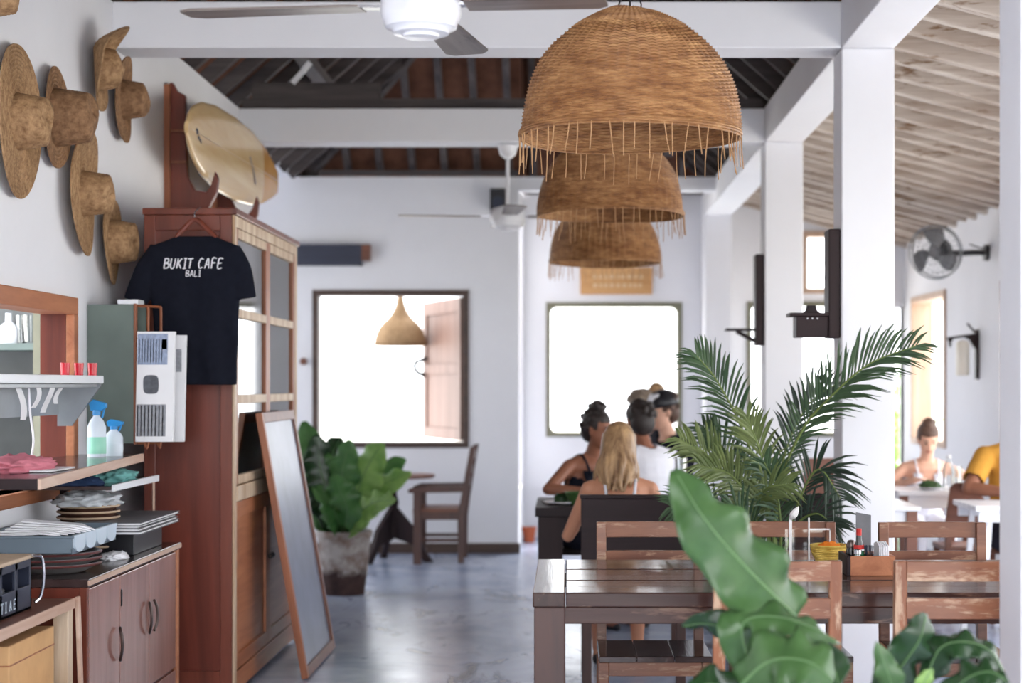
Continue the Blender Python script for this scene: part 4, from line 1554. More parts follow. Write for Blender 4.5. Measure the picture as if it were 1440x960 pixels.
# stainless ledge with bracket, tickets and tea lights
lg = thing('steel_ledge', 'white-edged steel ledge with a triangular bracket across the pass-through', 'shelf', (-1.95, 6.2, 1.39))
MB().box(XL + 0.002, -1.872, 5.0, 6.9, 1.405, 1.437).build('ledge', M['plastic_white'], lg, bevel=0.003)
MB().box(-1.895, -1.866, 5.0, 6.78, 1.388, 1.405).build('ticket_rail', M['steel'], lg, bevel=0.003)
MB().prism([(XL + 0.002, 1.404), (-1.875, 1.404), (-1.875, 1.395), (-1.99, 1.235), (XL + 0.002, 1.235)], lambda a, b, s: (a, 6.86 + 0.012 * s, b)).build('bracket', M['steel'], lg)
MB().box(XL + 0.002, XL + 0.008, 5.0, 6.86, 1.28, 1.404).build('back_plate', M['steel'], lg)
for i, (y, l, w) in enumerate(((5.85, 0.11, 0.06), (6.02, 0.07, 0.05), (6.18, 0.09, 0.06), (6.34, 0.06, 0.05))):
    pts = [(0, 0), (-0.004, -l * 0.5), (0.012, -l)]
    mb = MB().grid(lambda u, v: (-1.880 + 0.02 * math.sin(v * 2.2 + i), y + w * (u - 0.5), 1.39 - l * v), 4, 8)
    one('order_slip', mb, M['paper'], ORD[i] + ' white order slip hanging from the steel ledge, counted from the left', 'paper slip', 'order slips', solid=0.001)
one('hanging_cord', MB().tube(catmull([(-1.885, 5.98, 1.392), (-1.88, 5.98, 1.30), (-1.87, 5.985, 1.2), (-1.885, 5.98, 1.112)], 14), 0.004, 6), M['plastic_white'], 'white cord hanging from the steel ledge to the wall shelf', 'cord', smooth=True)
for i, x in enumerate((-1.975, -1.935, -1.895)):
    rt = thing('tea_light', ['red glass tea light farthest left on the steel ledge', 'red glass tea light in the middle of the steel ledge', 'red glass tea light at the end of the steel ledge'][i], 'candle', (x, 6.72 + 0.05 * i, 1.437), 0, 'red tea lights')
    MB().lathe([(0, 0), (0.016, 0), (0.019, 0.05), (0.017, 0.05), (0.014, 0.006), (0, 0.006)], 18).build('cup', M['red_glass'], rt, smooth=True, local=True)
    MB().cyl((0, 0, 0.007), (0, 0, 0.035), 0.012).build('wax', M['white_cloth'], rt, local=True)

# kitchen things seen through the pass-through
ks = thing('kitchen_shelving', 'olive-painted kitchen shelving behind the pass-through', 'shelf', (-2.7, 7.9, 0))
xp = PX(54, 7.8)
for x in (xp, -3.4):
    MB().box(x - 0.018, x + 0.018, 7.78, 7.83, 0.0, 2.2).build('post', M['olive'], ks)
    MB().box(x - 0.018, x + 0.018, 8.15, 8.20, 0.0, 2.2).build('post', M['olive'], ks)
for z in (1.02, 1.27, 1.56):
    MB().box(-3.4, xp - 0.018, 7.79, 8.19, z, z + 0.03).build('shelf_board', M['greenmetal'], ks)
MB().box(-3.4, xp, 8.2, 8.22, 0.0, 2.2).build('back_board', M['kitchen'], ks)
kd = thing('kitchen_door', 'dark red-brown kitchen door panel behind the pass-through', 'door', (-2.33, 8.1, 0))
MB().box(xp + 0.03, -2.255, 8.06, 8.10, 0.0, 2.05).build('panel', M['red_wood_d'], kd)
MB().box(xp + 0.03, xp + 0.06, 8.04, 8.06, 0.0, 2.05).build('stile', M['red_wood'], kd)
for i, (px_, w_) in enumerate(((43, 0.045), (30, 0.03))):
    tumbler(PX(px_, 7.88), 7.88, 1.591, w_, 0.13, ['larger clear jar on the kitchen shelf behind the pass-through', 'smaller clear jar on the kitchen shelf behind the pass-through'][i], 'clear', 'kitchen jars', 'kitchen_jar')
jg = MB().lathe([(0, 0), (0.05, 0), (0.055, 0.04), (0.05, 0.07), (0.015, 0.10), (0.014, 0.14), (0, 0.14)], 24, (PX(12, 7.88), 7.88, 1.591))
one('kitchen_jug', jg, M['plastic_white'], 'white jug on the kitchen shelf behind the pass-through', 'jug', smooth=True)

# ------------------------------------------------------------ grey-green magazine rack and magazines
RY = 7.29
mr = thing('magazine_rack', 'worn grey-green wall rack with thin wooden rails', 'rack', (-1.95, RY, PZ(625, RY)))
z0, z1 = PZ(623, RY), PZ(428, RY)
MB().box(XL + 0.002, -1.845, RY, RY + 0.012, z0, z1).build('side_panel', M['greenmetal'], mr)
MB().box(-1.850, -1.838, RY - 0.004, RY + 0.02, z0 - 0.005, z1 + 0.004).build('edge_strip', M['stile'], mr, bevel=0.002)
MB().box(XL + 0.002, -1.845, RY + 0.19, RY + 0.20, z0, z1).build('side_panel', M['greenmetal'], mr)
MB().box(XL + 0.002, -1.845, RY + 0.012, RY + 0.19, z0, z0 + 0.012).build('bottom', M['stile'], mr)
MB().box(XL + 0.002, XL + 0.012, RY + 0.012, RY + 0.19, z0 + 0.012, z1).build('back', M['greenmetal'], mr)
for k, (x, yy) in enumerate(((-1.795, RY + 0.03), (-1.755, RY + 0.09))):
    MB().tube(catmull([(-1.845, yy, z1 - 0.004), (x - 0.01, yy, z1 - 0.006), (x, yy, z1 - 0.02), (x, yy, z1 - 0.10), (x, yy, z0 + 0.02), (x - 0.02, yy, z0), (-1.845, yy, z0)], 30), 0.006, 6).build('wooden_rail', M['stile'], mr, smooth=True)
one('white_card', MB().box(-1.92, -1.83, RY - 0.0, RY + 0.10, z1 + 0.001, z1 + 0.022), M['plastic_white'], 'small white box on top of the grey-green magazine rack', 'box', bevel=0.003)


def magazine(px0, px1, py0, py1, d, t, label, tiltz):
    x0, x1, za, zb = PX(px0, d), PX(px1, d), PZ(py1, d), PZ(py0, d)
    rt = thing('magazine', label, 'magazine', ((x0 + x1) / 2, d, za), 0, 'magazines in the wall rack')
    tl = lambda x, z: x + (z - za) * tiltz
    MB().prism([(x0, za), (x1, za), (x1, zb), (x0, zb)], lambda a, b, s: (tl(a, b), d + t * s, b)).build('pages', M['paper'], rt, bevel=0.002)
    return rt, x0, x1, za, zb, tl


rt, x0, x1, za, zb, tl = magazine(190, 243, 466, 621, 7.24, 0.030, 'nearer magazine with blue and grey printed blocks', 0.018)


def printed(a0, a1, b0, b1, mat):
    X0, X1 = x0 + (x1 - x0) * a0, x0 + (x1 - x0) * a1
    Z0, Z1 = za + (zb - za) * b0, za + (zb - za) * b1
    MB().prism([(X0, Z0), (X1, Z0), (X1, Z1), (X0, Z1)], lambda a, b, s: (tl(a, b), 7.24 - 0.0006 - 0.0008 * s, b)).build('print', M[mat], rt)


printed(0.02, 0.82, 0.70, 0.98, 'paper_blue')
printed(0.66, 0.80, 0.84, 0.93, 'teal_ink')
printed(0.02, 0.80, 0.05, 0.34, 'paper_grey')
for k in range(8):
    printed(0.04 + k * 0.095, 0.07 + k * 0.095, 0.05, 0.33, 'ink')
for k in range(9):
    printed(0.06 + k * 0.075, 0.08 + k * 0.075, 0.72, 0.93, 'paper_grey')
tyre = MB()
pc = Vector((x0 + (x1 - x0) * 0.42, 7.2385, za + (zb - za) * 0.52))
poly = [(0.033 * (abs(math.cos(a)) ** 0.55) * (1 if math.cos(a) > 0 else -1), 0.04 * (abs(math.sin(a)) ** 0.55) * (1 if math.sin(a) > 0 else -1)) for a in [2 * PI * k / 24 for k in range(24)]]
tyre.prism(poly, lambda a, b, s: (pc.x + a, pc.y - 0.0008 * s, pc.z + b)).build('print', M['ink'], rt)
rt2, x0, x1, za, zb, tl = magazine(206, 258, 471, 621, 7.33, 0.030, 'farther magazine with a plain white edge', 0.022)
MB().box(x1 - 0.035, x1 - 0.008, 7.329, 7.3298, za + 0.30, zb - 0.06).build('print', M['paper_grey'], rt2)

# ------------------------------------------------------------ open shelf unit with cardboard boxes
OX = -1.62
os_ = thing('open_shelf', 'low open wooden shelf holding cardboard boxes at the lower left', 'shelf', (-1.8, 5.0, 0))
MB().box(XL + 0.004, OX, 4.2, 5.60, 0.672, 0.70).build('top', M['brown_wood'], os_, bevel=0.003)
MB().box(OX, OX + 0.008, 4.2, 5.60, 0.668, 0.702).build('edge_strip', M['pale_edge'], os_, bevel=0.002)
MB().box(OX - 0.05, OX, 5.545, 5.60, 0, 0.672).build('post', M['cream_wood'], os_, bevel=0.003)
MB().box(XL + 0.004, XL + 0.05, 5.545, 5.60, 0, 0.672).build('post', M['stile'], os_, bevel=0.003)
MB().box(OX - 0.05, OX, 4.2, 4.25, 0, 0.672).build('post', M['cream_wood'], os_, bevel=0.003)
MB().box(XL + 0.004, OX - 0.01, 4.2, 5.60, 0.16, 0.18).build('shelf_board', M['stile'], os_, bevel=0.002)
MB().box(XL + 0.004, OX - 0.05, 5.585, 5.60, 0, 0.672).build('side_panel', M['red_wood_d'], os_)
lb = MB().prism([(0, 0), (0.012, 0), (-0.012, 0.70), (-0.024, 0.70)], lambda a, b, s: (OX - 0.01 + a + 0.03, 5.63 + 0.03 * s, b))
one('leaning_board', lb, M['pale_edge'], 'thin board leaning between the open shelf and the sideboard', 'board', bevel=0.002)


def carton(x0, x1, y0, y1, z0, z1, label, mat):
    rt = thing('cardboard_box', label, 'box', ((x0 + x1) / 2, (y0 + y1) / 2, z0), 0, 'cardboard boxes on the open shelf')
    MB().box(x0, x1, y0, y1, z0, z1).build('carton', M[mat], rt, bevel=0.004)
    MB().box(x0 - 0.001, x1 + 0.001, y0 - 0.001, y1 + 0.001, z1 - 0.06, z1 - 0.056).build('flap_line', M['stile'], rt)
    MB().box((x0 + x1) / 2 - 0.025, (x0 + x1) / 2 + 0.025, y0 - 0.0012, y1 + 0.0012, z0 + 0.01, z1 + 0.0012).build('tape', M['cardboard_pale'], rt)
    return rt


carton(-2.0, -1.64, 5.02, 5.46, 0.182, 0.63, 'tan cardboard box standing at the back of the open shelf', 'cardboard')
carton(-1.98, -1.64, 4.55, 4.98, 0.182, 0.50, 'pale cardboard box nearest on the open shelf', 'cardboard_pale')
carton(-1.60, -1.45, 5.02, 5.40, 0.0, 0.44, 'pale cardboard box on the floor before the open shelf', 'cardboard_pale')

# navy crate with worn white lettering
cr = thing('plastic_crate', 'navy plastic crate with worn white lettering on the open shelf', 'crate', (-1.85, 5.0, 0.70))
c0, c1, cy0, cy1, cz0, cz1 = -2.02, -1.675, 4.62, 5.34, 0.702, 0.86
mb = MB()
mb.box(c0, c1, cy0, cy1, cz0, cz0 + 0.01)
mb.box(c0, c0 + 0.01, cy0, cy1, cz0, cz1)
mb.box(c0, c1, cy1 - 0.01, cy1, cz0, cz1)
mb.box(c0, c1, cy0, cy0 + 0.01, cz0, cz1)
mb.box(c1 - 0.01, c1, cy0, cy1, cz0, cz0 + 0.075)
mb.box(c1 - 0.01, c1, cy0, cy1, cz1 - 0.025, cz1)
for k in range(6):
    y = cy0 + (cy1 - cy0) * k / 5
    mb.box(c1 - 0.01, c1, max(cy0, y - 0.012), min(cy1, y + 0.012), cz0, cz1)
mb.build('crate_body', M['navy'], cr, bevel=0.002)
MB().box(c0 - 0.008, c1 + 0.010, cy0 - 0.008, cy1 + 0.008, cz1, cz1 + 0.012).build('rim', M['plate_rim'], cr, bevel=0.003)
lt = MB()
for k, ch in enumerate('LAIFTTIAE'):
    yb = 4.86 + k * 0.038
    for s in GLY.get(ch, []):
        for p, q in zip(s, s[1:]):
            P0 = Vector((c1 + 0.0015, yb + 0.030 * p[0], cz0 + 0.018 + 0.030 * p[1]))
            P1 = Vector((c1 + 0.0015, yb + 0.030 * q[0], cz0 + 0.018 + 0.030 * q[1]))
            lt.bar(P0, P1, 0.001, 0.0035)
lt.build('lettering', M['plastic_pale'], cr)['kind'] = 'stuff'
for i, (x, y, s) in enumerate(((-1.80, 5.16, 0.09), (-1.88, 4.85, 0.11))):
    crumple('crumpled_film', (x, y, 0.715), (s, s * 1.4, 0.10), M['bag'], ['clear crumpled wrap at the far end of the navy crate', 'clear crumpled wrap at the near end of the navy crate'][i], 'wrap', 11 + i, 0.5)
rc = MB().tube(catmull([(-1.66, 5.30, 0.87), (-1.645, 5.345, 0.86), (-1.64, 5.352, 0.80), (-1.65, 5.355, 0.74), (-1.664, 5.34, 0.72)], 14), 0.005, 6)
rc.build('handle', M['chrome'], cr, smooth=True)

# ------------------------------------------------------------ leaning blackboard
bb0, bb1 = W(431, 955, 8.10), W(468, 911, 9.08)
bb0.z = bb1.z = 0.0
bb0.x = bb1.x = -1.245
top = Vector((-1.466, 0, 1.262))
upv = Vector((top.x + 1.245, 0, top.z))
upn = upv.normalized()
nrm = Vector((upn.z, 0, -upn.x))
yl = 8.10
Wd, Ht = 0.96, upv.length


def bbp(a, b, n):
    return Vector((-1.245, yl, 0.004)) + Vector((0, 1, 0)) * a + upn * b + nrm * n


bk = thing('menu_blackboard', 'wood-framed blackboard leaning against the tall cabinet', 'blackboard', (-1.3, yl + 0.48, 0))
MB().prism([(0.03, 0.03), (Wd - 0.03, 0.03), (Wd - 0.03, Ht - 0.03), (0.03, Ht - 0.03)], lambda a, b, s: bbp(a, b, -0.006 + 0.012 * s)).build('slate', M['slate'], bk)
for a0, a1, b0, b1 in ((0, 0.045, 0, Ht), (Wd - 0.045, Wd, 0, Ht), (0.045, Wd - 0.045, 0, 0.05), (0.045, Wd - 0.045, Ht - 0.05, Ht)):
    MB().prism([(a0, b0), (a1, b0), (a1, b1), (a0, b1)], lambda a, b, s: bbp(a, b, -0.014 + 0.032 * s)).build('frame_bar', M['stile'] if a1 < 0.1 else M['brown_wood'], bk, bevel=0.003)
# ------------------------------------------------------------ front dining table
TXa, TXb, TYa, TYb, TZt = -0.105, 1.95, 5.26, 6.27, 0.76
tb = thing('dining_table', 'long dark plank dining table in the foreground', 'table', (0.9, 5.76, 0))
MB().box(TXa, TXa + 0.10, TYa, TYb, TZt - 0.046, TZt).build('end_board', M['table_y'], tb, bevel=0.004)
MB().box(TXb - 0.10, TXb, TYa, TYb, TZt - 0.046, TZt).build('end_board', M['table_y'], tb, bevel=0.004)
npl = 6
pw = (TYb - TYa) / npl
for i in range(npl):
    MB().box(TXa + 0.102, TXb - 0.102, TYa + i * pw + (0 if i == 0 else 0.004), TYa + (i + 1) * pw - (0 if i == npl - 1 else 0.004), TZt - 0.046, TZt - 0.0015 * (i % 2)).build('plank', M['table'], tb, bevel=0.004)
for y0, y1 in ((TYa + 0.012, TYa + 0.042), (TYb - 0.042, TYb - 0.012)):
    MB().box(TXa + 0.09, TXb - 0.09, y0, y1, TZt - 0.098, TZt - 0.046).build('apron', M['table'], tb, bevel=0.003)
for x0, x1 in ((TXa + 0.012, TXa + 0.042), (TXb - 0.042, TXb - 0.012)):
    MB().box(x0, x1, TYa + 0.09, TYb - 0.09, TZt - 0.098, TZt - 0.046).build('apron', M['table_y'], tb, bevel=0.003)
for x in (TXa + 0.004, TXb - 0.10):
    for y in (TYa + 0.004, TYb - 0.10):
        MB().box(x, x + 0.096, y, y + 0.096, 0, TZt - 0.046).build('leg', M['table_leg'], tb, bevel=0.004)


# ------------------------------------------------------------ dining chairs
def make_chair(mx, mz, w=0.376):
    """facing +Y, back posts at y = 0"""
    root = thing('dining_chair', 'x', 'chair')
    h = 0.885
    for s in (-1, 1):
        x = s * (w / 2 - 0.018)
        lg_ = MB()
        lg_.prism([(0.0, 0.0), (0.034, 0.0), (0.040, 0.45), (0.020, h), (-0.014, h), (0.004, 0.45)], lambda a, b, t: (x - 0.018 + 0.036 * t, a, b))
        lg_.build('rear_leg', mz, root, local=True, bevel=0.003)
        MB().box(x - 0.018, x + 0.018, 0.385, 0.421, 0, 0.425).build('front_leg', mz, root, local=True, bevel=0.003)
        MB().box(x - 0.010, x + 0.010, 0.04, 0.385, 0.38, 0.425).build('side_rail', mx, root, local=True, bevel=0.002)
        MB().box(x - 0.010, x + 0.010, 0.035, 0.385, 0.16, 0.19).build('stretcher', mx, root, local=True, bevel=0.002)
    MB().box(-w / 2 + 0.036, w / 2 - 0.036, 0.392, 0.414, 0.375, 0.425).build('front_rail', mx, root, local=True, bevel=0.002)
    MB().box(-w / 2 + 0.036, w / 2 - 0.036, 0.012, 0.032, 0.375, 0.425).build('back_rail', mx, root, local=True, bevel=0.002)
    MB().box(-w / 2 + 0.036, w / 2 - 0.036, 0.40, 0.42, 0.20, 0.23).build('stretcher', mx, root, local=True, bevel=0.002)
    ns = 3
    sw = (w - 0.0) / ns
    for i in range(ns):
        MB().box(-w / 2 + i * sw + 0.001, -w / 2 + (i + 1) * sw - 0.001, 0.042, 0.43, 0.425, 0.447).build('seat_board', M['seat'], root, local=True, bevel=0.003)
    for z0, z1, y in ((h - 0.058, h, -0.008), (h - 0.168, h - 0.108, -0.002)):
        mb = MB().grid(lambda u, v: (-w / 2 + 0.034 + (w - 0.068) * u, y - 0.012 * math.sin(PI * u), z0 + (z1 - z0) * v), 10, 1)
        mb.build('top_rail' if y < -0.005 else 'middle_rail', mx, root, local=True, solid=0.024, bevel=0.002)
    return root


c0 = make_chair(M['chair'], M['chair_z'])
c0.location = (PX(1093, 5.0), 5.0, 0)
c0['label'] = 'worn teak chair with its back to the camera, behind the large fern leaf'
c0['group'] = 'teak chairs at the front table'
dup(c0, (PX(1348, 5.0), 5.0, 0), 0, 'worn teak chair with its back to the camera beside the right-hand column')
c1 = make_chair(M['chair_far'], M['chair_far'], 0.40)
c1.location = (PX(914, 6.40), 6.42, 0)
c1.rotation_euler = (0, 0, PI)
ROOTM[c1.name] = Matrix.Translation(c1.location) @ Matrix.Rotation(PI, 4, 'Z')
c1['label'] = 'teak chair on the far side of the front table, left, facing the camera'
c1['group'] = 'teak chairs at the front table'
dup(c1, (PX(1100, 6.40), 6.42, 0), PI, 'teak chair on the far side of the table, half hidden by the fern leaf')
dup(c1, (PX(1310, 6.40), 6.40, 0), PI, 'teak chair on the far side of the front table, right of the condiment box')

# ------------------------------------------------------------ things on the front table
# acrylic card holder
ah = thing('acrylic_holder', 'clear acrylic card holder standing on the front table', 'card holder', (PX(1138, 6.1), 6.1, TZt))
X0, X1 = PX(1104, 6.1), PX(1168, 6.1)
MB().box(X0, X1, 6.10, 6.104, TZt, PZ(744, 6.1)).build('sheet', M['acrylic'], ah)
MB().box(X0, X1, 6.06, 6.14, TZt, TZt + 0.004).build('base', M['acrylic'], ah)
xm = PX(1138, 6.08)
for xa, zt, w in ((PX(1112, 6.08), PZ(728, 6.08), 0.010), (xm, PZ(728, 6.08), 0.005)):
    MB().box(xa - w / 2, xa + w / 2, 6.085, 6.095, TZt, zt).build('upright', M['acrylic_edge'], ah)
MB().box(xm, X1, 6.098, 6.106, PZ(745, 6.1), PZ(743, 6.1)).build('top_edge', M['acrylic_edge'], ah)
MB().box(X1 - 0.004, X1, 6.098, 6.106, TZt, PZ(743, 6.1)).build('side_edge', M['acrylic_edge'], ah)
sp = MB().tube(catmull([W(1112, 730, 6.08), W(1117, 722, 6.07), W(1123, 712, 6.06)], 8), [0.004, 0.008, 0.012, 0.014, 0.014, 0.012, 0.010, 0.006, 0.002], 8)
sp.build('clip', M['acrylic_edge'], ah, smooth=True)

# yellow basket
by = 6.10
bkx = PX(1166, by)
bs = thing('woven_basket', 'small yellow woven basket with an orange napkin on the front table', 'basket', (bkx, by, TZt))
prof = []
for i in range(17):
    u = i / 16
    prof.append((0.045 + 0.020 * math.sin(u * PI / 2) + (0.0016 if i % 2 else -0.0012), 0.012 + 0.052 * u))
MB().lathe([(0, 0.012)] + prof, 44).build('woven_side', M['basket'], bs, smooth=True, local=True, solid=0.004)
MB().tube([(0.0655 * math.cos(a), 0.0655 * math.sin(a), 0.066) for a in [2 * PI * k / 40 for k in range(41)]], 0.005, 8).build('rim', M['basket'], bs, smooth=True, local=True)
MB().lathe([(0, 0), (0.052, 0), (0.056, 0.006), (0.05, 0.013), (0, 0.013)], 32).build('foot', M['plate_brown'], bs, smooth=True, local=True)
crumple('orange_napkin', (bkx, by, TZt + 0.035), (0.052, 0.052, 0.045), M['basket_in'], 'orange napkin inside the yellow basket', 'napkin', 21, 0.35)

# condiment caddy
ky0, ky1 = 5.72, 5.90
kx0, kx1 = PX(1196, ky0), PX(1254, ky0)
cd = thing('condiment_box', 'open wooden condiment box with bottles and napkins on the front table', 'box', ((kx0 + kx1) / 2, 5.81, TZt))
zt = TZt + 0.066
MB().box(kx0, kx1, ky0, ky0 + 0.012, TZt, zt).build('front_board', M['orange_wood'], cd, bevel=0.002)
MB().box(kx0, kx1, ky1 - 0.012, ky1, TZt, zt).build('back_board', M['orange_wood'], cd, bevel=0.002)
MB().box(kx0 - 0.012, kx0, ky0, ky1, TZt, zt).build('side_board', M['dark_wood'], cd, bevel=0.002)
MB().box(kx1, kx1 + 0.012, ky0, ky1, TZt, zt).build('side_board', M['orange_wood'], cd, bevel=0.002)
MB().box(kx0, kx1, ky0 + 0.012, ky1 - 0.012, TZt, TZt + 0.008).build('bottom', M['orange_wood'], cd)
bt = thing('sauce_bottle', 'dark sauce bottle with red, white and green label in the condiment box', 'bottle', (PX(1208, 5.78), 5.78, TZt + 0.009))
MB().lathe([(0, 0), (0.016, 0), (0.017, 0.008), (0.017, 0.085), (0.010, 0.105), (0.008, 0.125), (0, 0.125)], 20).build('body', M['sauce'], bt, smooth=True, local=True)
for z0, z1, mt in ((0.055, 0.070, 'label_green'), (0.070, 0.076, 'print'), (0.076, 0.090, 'label_red')):
    MB().lathe([(0.0172, z0), (0.0178, z0), (0.0178, z1), (0.0172, z1)], 20).build('label_band', M[mt], bt, smooth=True, local=True)
MB().cyl((0, 0, 0.122), (0, 0, 0.145), 0.009).build('cap', M['label_red'], bt, smooth=True, local=True)
b2 = thing('pepper_mill', 'dark squat pepper pot beside the sauce bottle', 'pot', (PX(1197, 5.84), 5.84, TZt + 0.009))
MB().lathe([(0, 0), (0.018, 0), (0.020, 0.05), (0.016, 0.075), (0, 0.075)], 18).build('body', M['sauce'], b2, smooth=True, local=True)
MB().lathe([(0.017, 0.075), (0.018, 0.085), (0.010, 0.10), (0, 0.102)], 18).build('lid', M['bronze'], b2, smooth=True, local=True)
b3 = thing('glass_shaker', 'small clear glass shaker in the front of the condiment box', 'shaker', (PX(1206, 5.745), 5.748, TZt + 0.009))
MB().lathe([(0, 0), (0.014, 0), (0.014, 0.05), (0.010, 0.065), (0, 0.066)], 16).build('body', M['clear'], b3, smooth=True, local=True)
MB().lathe([(0.0145, 0.062), (0.0145, 0.076), (0, 0.08)], 16).build('lid', M['chrome'], b3, smooth=True, local=True)
tp = thing('toothpick_cup', 'glass cup of toothpicks in the condiment box', 'cup', (PX(1221, 5.77), 5.77, TZt + 0.009))
MB().lathe([(0, 0), (0.016, 0), (0.018, 0.06), (0.016, 0.06), (0.014, 0.004), (0, 0.004)], 18).build('cup', M['clear'], tp, smooth=True, local=True)
pk = MB().cyl((0, 0, 0), (0, 0, 0.085), 0.0012, None, 5).mesh('toothpick')
rnd = random.Random(4)
for i in range(16):
    q = link('toothpick', pk, M['navy'] if i % 3 == 0 else M['plastic_pale'], tp, local=True)
    a, r = rnd.uniform(0, 2 * PI), rnd.uniform(0, 0.010)
    q.location = (r * math.cos(a), r * math.sin(a), 0.005)
    q.rotation_euler = (rnd.uniform(-0.18, 0.18), rnd.uniform(-0.18, 0.18), 0)
for i in range(5):
    x = PX(1233, 5.80) + i * 0.007
    mb = MB().prism([(5.755, TZt + 0.009), (5.86, TZt + 0.009), (5.86, TZt + 0.098), (5.81, TZt + 0.108), (5.755, TZt + 0.096)], lambda a, b, s: (x + 0.005 * s, a, b))
    one('paper_napkin', mb, M['white_cloth'], ORD[i] + ' white paper napkin from the left standing in the condiment box', 'napkin', 'napkins in the condiment box', bevel=0.001)
sg = thing('table_sign', 'small grey slate sign standing behind the condiment box', 'sign', (PX(1214, 6.0), 6.0, TZt))
p = [W(1204, 720, 6.0), W(1225, 724, 6.0)]
MB().prism([(p[0].x, TZt), (p[1].x, TZt), (p[1].x, p[1].z), (p[0].x, p[0].z)], lambda a, b, s: (a, 6.0 + 0.008 * s, b)).build('panel', M['slate_sign'], sg, bevel=0.001)
MB().box(p[0].x, p[1].x, 5.985, 6.03, TZt, TZt + 0.012).build('base', M['dark_wood'], sg, bevel=0.001)

# ------------------------------------------------------------ bench and table of the diners


def high_bench(name, label, x0, x1, yb, facing, zt, mat, group=None):
    """solid high-backed bench; facing +1 sits towards +Y"""
    rt = thing(name, label, 'bench', ((x0 + x1) / 2, yb, 0), 0, group)
    s = facing
    a, b = (yb, yb + 0.03 * s)
    MB().box(x0, x1, min(a, b), max(a, b), 0.40, zt).build('back_panel', mat, rt, bevel=0.004)
    MB().box(x0 - 0.005, x1 + 0.005, min(a, b) - 0.008, max(a, b) + 0.008, zt, zt + 0.018).build('top_rail', mat, rt, bevel=0.004)
    q0, q1 = sorted((yb + 0.03 * s, yb + 0.44 * s))
    MB().box(x0, x1, q0, q1, 0.415, 0.445).build('seat', mat, rt, bevel=0.004)
    MB().box(x0 + 0.02, x1 - 0.02, q0, q1, 0.36, 0.415).build('apron', mat, rt, bevel=0.003)
    for x in (x0 + 0.005, x1 - 0.05):
        for y in (q0 + 0.005, q1 - 0.05):
            MB().box(x, x + 0.045, y, y + 0.045, 0, 0.36).build('leg', M['table_leg'], rt, bevel=0.003)
    return rt


high_bench('high_back_bench', 'dark high-backed bench behind the blonde diner', 0.066, 0.56, 7.92, 1, 0.872, M['dark_wood'])
high_bench('high_back_bench', 'dark high-backed bench behind the palm beside the column', 0.98, 1.52, 8.30, 1, 0.85, M['dark_wood'])


def block_table(name, label, x0, x1, y0, y1, z, top, leg, t=0.05, lw=0.09, apron=True):
    rt = thing(name, label, 'table', ((x0 + x1) / 2, (y0 + y1) / 2, 0))
    n = 4
    for i in range(n):
        w = (y1 - y0) / n
        MB().box(x0, x1, y0 + w * i + 0.001, y0 + w * (i + 1) - 0.001, z - t, z).build('plank', top, rt, bevel=0.003)
    if apron:
        for ya, yb in ((y0 + 0.03, y0 + 0.05), (y1 - 0.05, y1 - 0.03)):
            MB().box(x0 + 0.03, x1 - 0.03, ya, yb, z - t - 0.08, z - t).build('apron', top, rt, bevel=0.002)
        for xa in (x0 + 0.03, x1 - 0.05):
            MB().box(xa, xa + 0.02, y0 + 0.05, y1 - 0.05, z - t - 0.08, z - t).build('apron', top, rt, bevel=0.002)
    for x in (x0 + 0.015, x1 - 0.015 - lw):
        for y in (y0 + 0.015, y1 - 0.015 - lw):
            MB().box(x, x + lw, y, y + lw, 0, z - t).build('leg', leg, rt, bevel=0.003)
    return rt


block_table('group_table', 'dark table where the group of diners sits', -0.168, 0.95, 9.05, 9.90, 0.75, M['dark_wood'], M['dark_wood_z'], 0.05, 0.13)
# bench for the diners on the far side, and the benches behind them
for nm, x0, x1, y0, y1, lab in (('plain_bench', -0.12, 0.95, 10.02, 10.42, 'dark plain bench under the two diners on the far side'),
                                ('plain_bench', 0.15, 1.05, 11.2, 12.5, 'dark wide bench under the diners farthest back')):
    rt = thing(nm, lab, 'bench', ((x0 + x1) / 2, (y0 + y1) / 2, 0))
    MB().box(x0, x1, y0, y1, 0.40, 0.44).build('seat', M['dark_wood'], rt, bevel=0.004)
    for x in (x0 + 0.03, x1 - 0.09):
        for y in (y0 + 0.02, y1 - 0.08):
            MB().box(x, x + 0.06, y, y + 0.06, 0, 0.40).build('leg', M['dark_wood_z'], rt)
# bowl and glasses on the group table
bw = thing('green_bowl', 'green bowl of salad on the group table', 'bowl', (PX(812, 9.25), 9.25, 0.75))
MB().lathe([(0, 0), (0.035, 0), (0.06, 0.03), (0.075, 0.07), (0.071, 0.07), (0.055, 0.032), (0, 0.012)], 28).build('bowl', M['leaf_m'], bw, smooth=True, local=True)
crumple('salad', (PX(790, 9.3), 9.3, 0.762), (0.045, 0.045, 0.05), M['leaf_d'], 'dark leafy salad heap on the plate beside the green bowl', 'salad', 31, 0.5)
pl = MB().lathe([(0, 0), (0.06, 0), (0.10, 0.012), (0.10, 0.016), (0.058, 0.005), (0, 0.005)], 32, (PX(790, 9.3), 9.3, 0.751))
one('dinner_plate', pl, M['white_gloss'], 'white plate under the salad on the group table', 'plate', smooth=True)
tumbler(PX(836, 9.5), 9.5, 0.75, 0.032, 0.10, 'clear tumbler beside the green bowl on the group table')
tumbler(PX(958, 9.6), 9.6, 0.75, 0.035, 0.24, 'tall clear bottle-glass near the man in the white shirt')

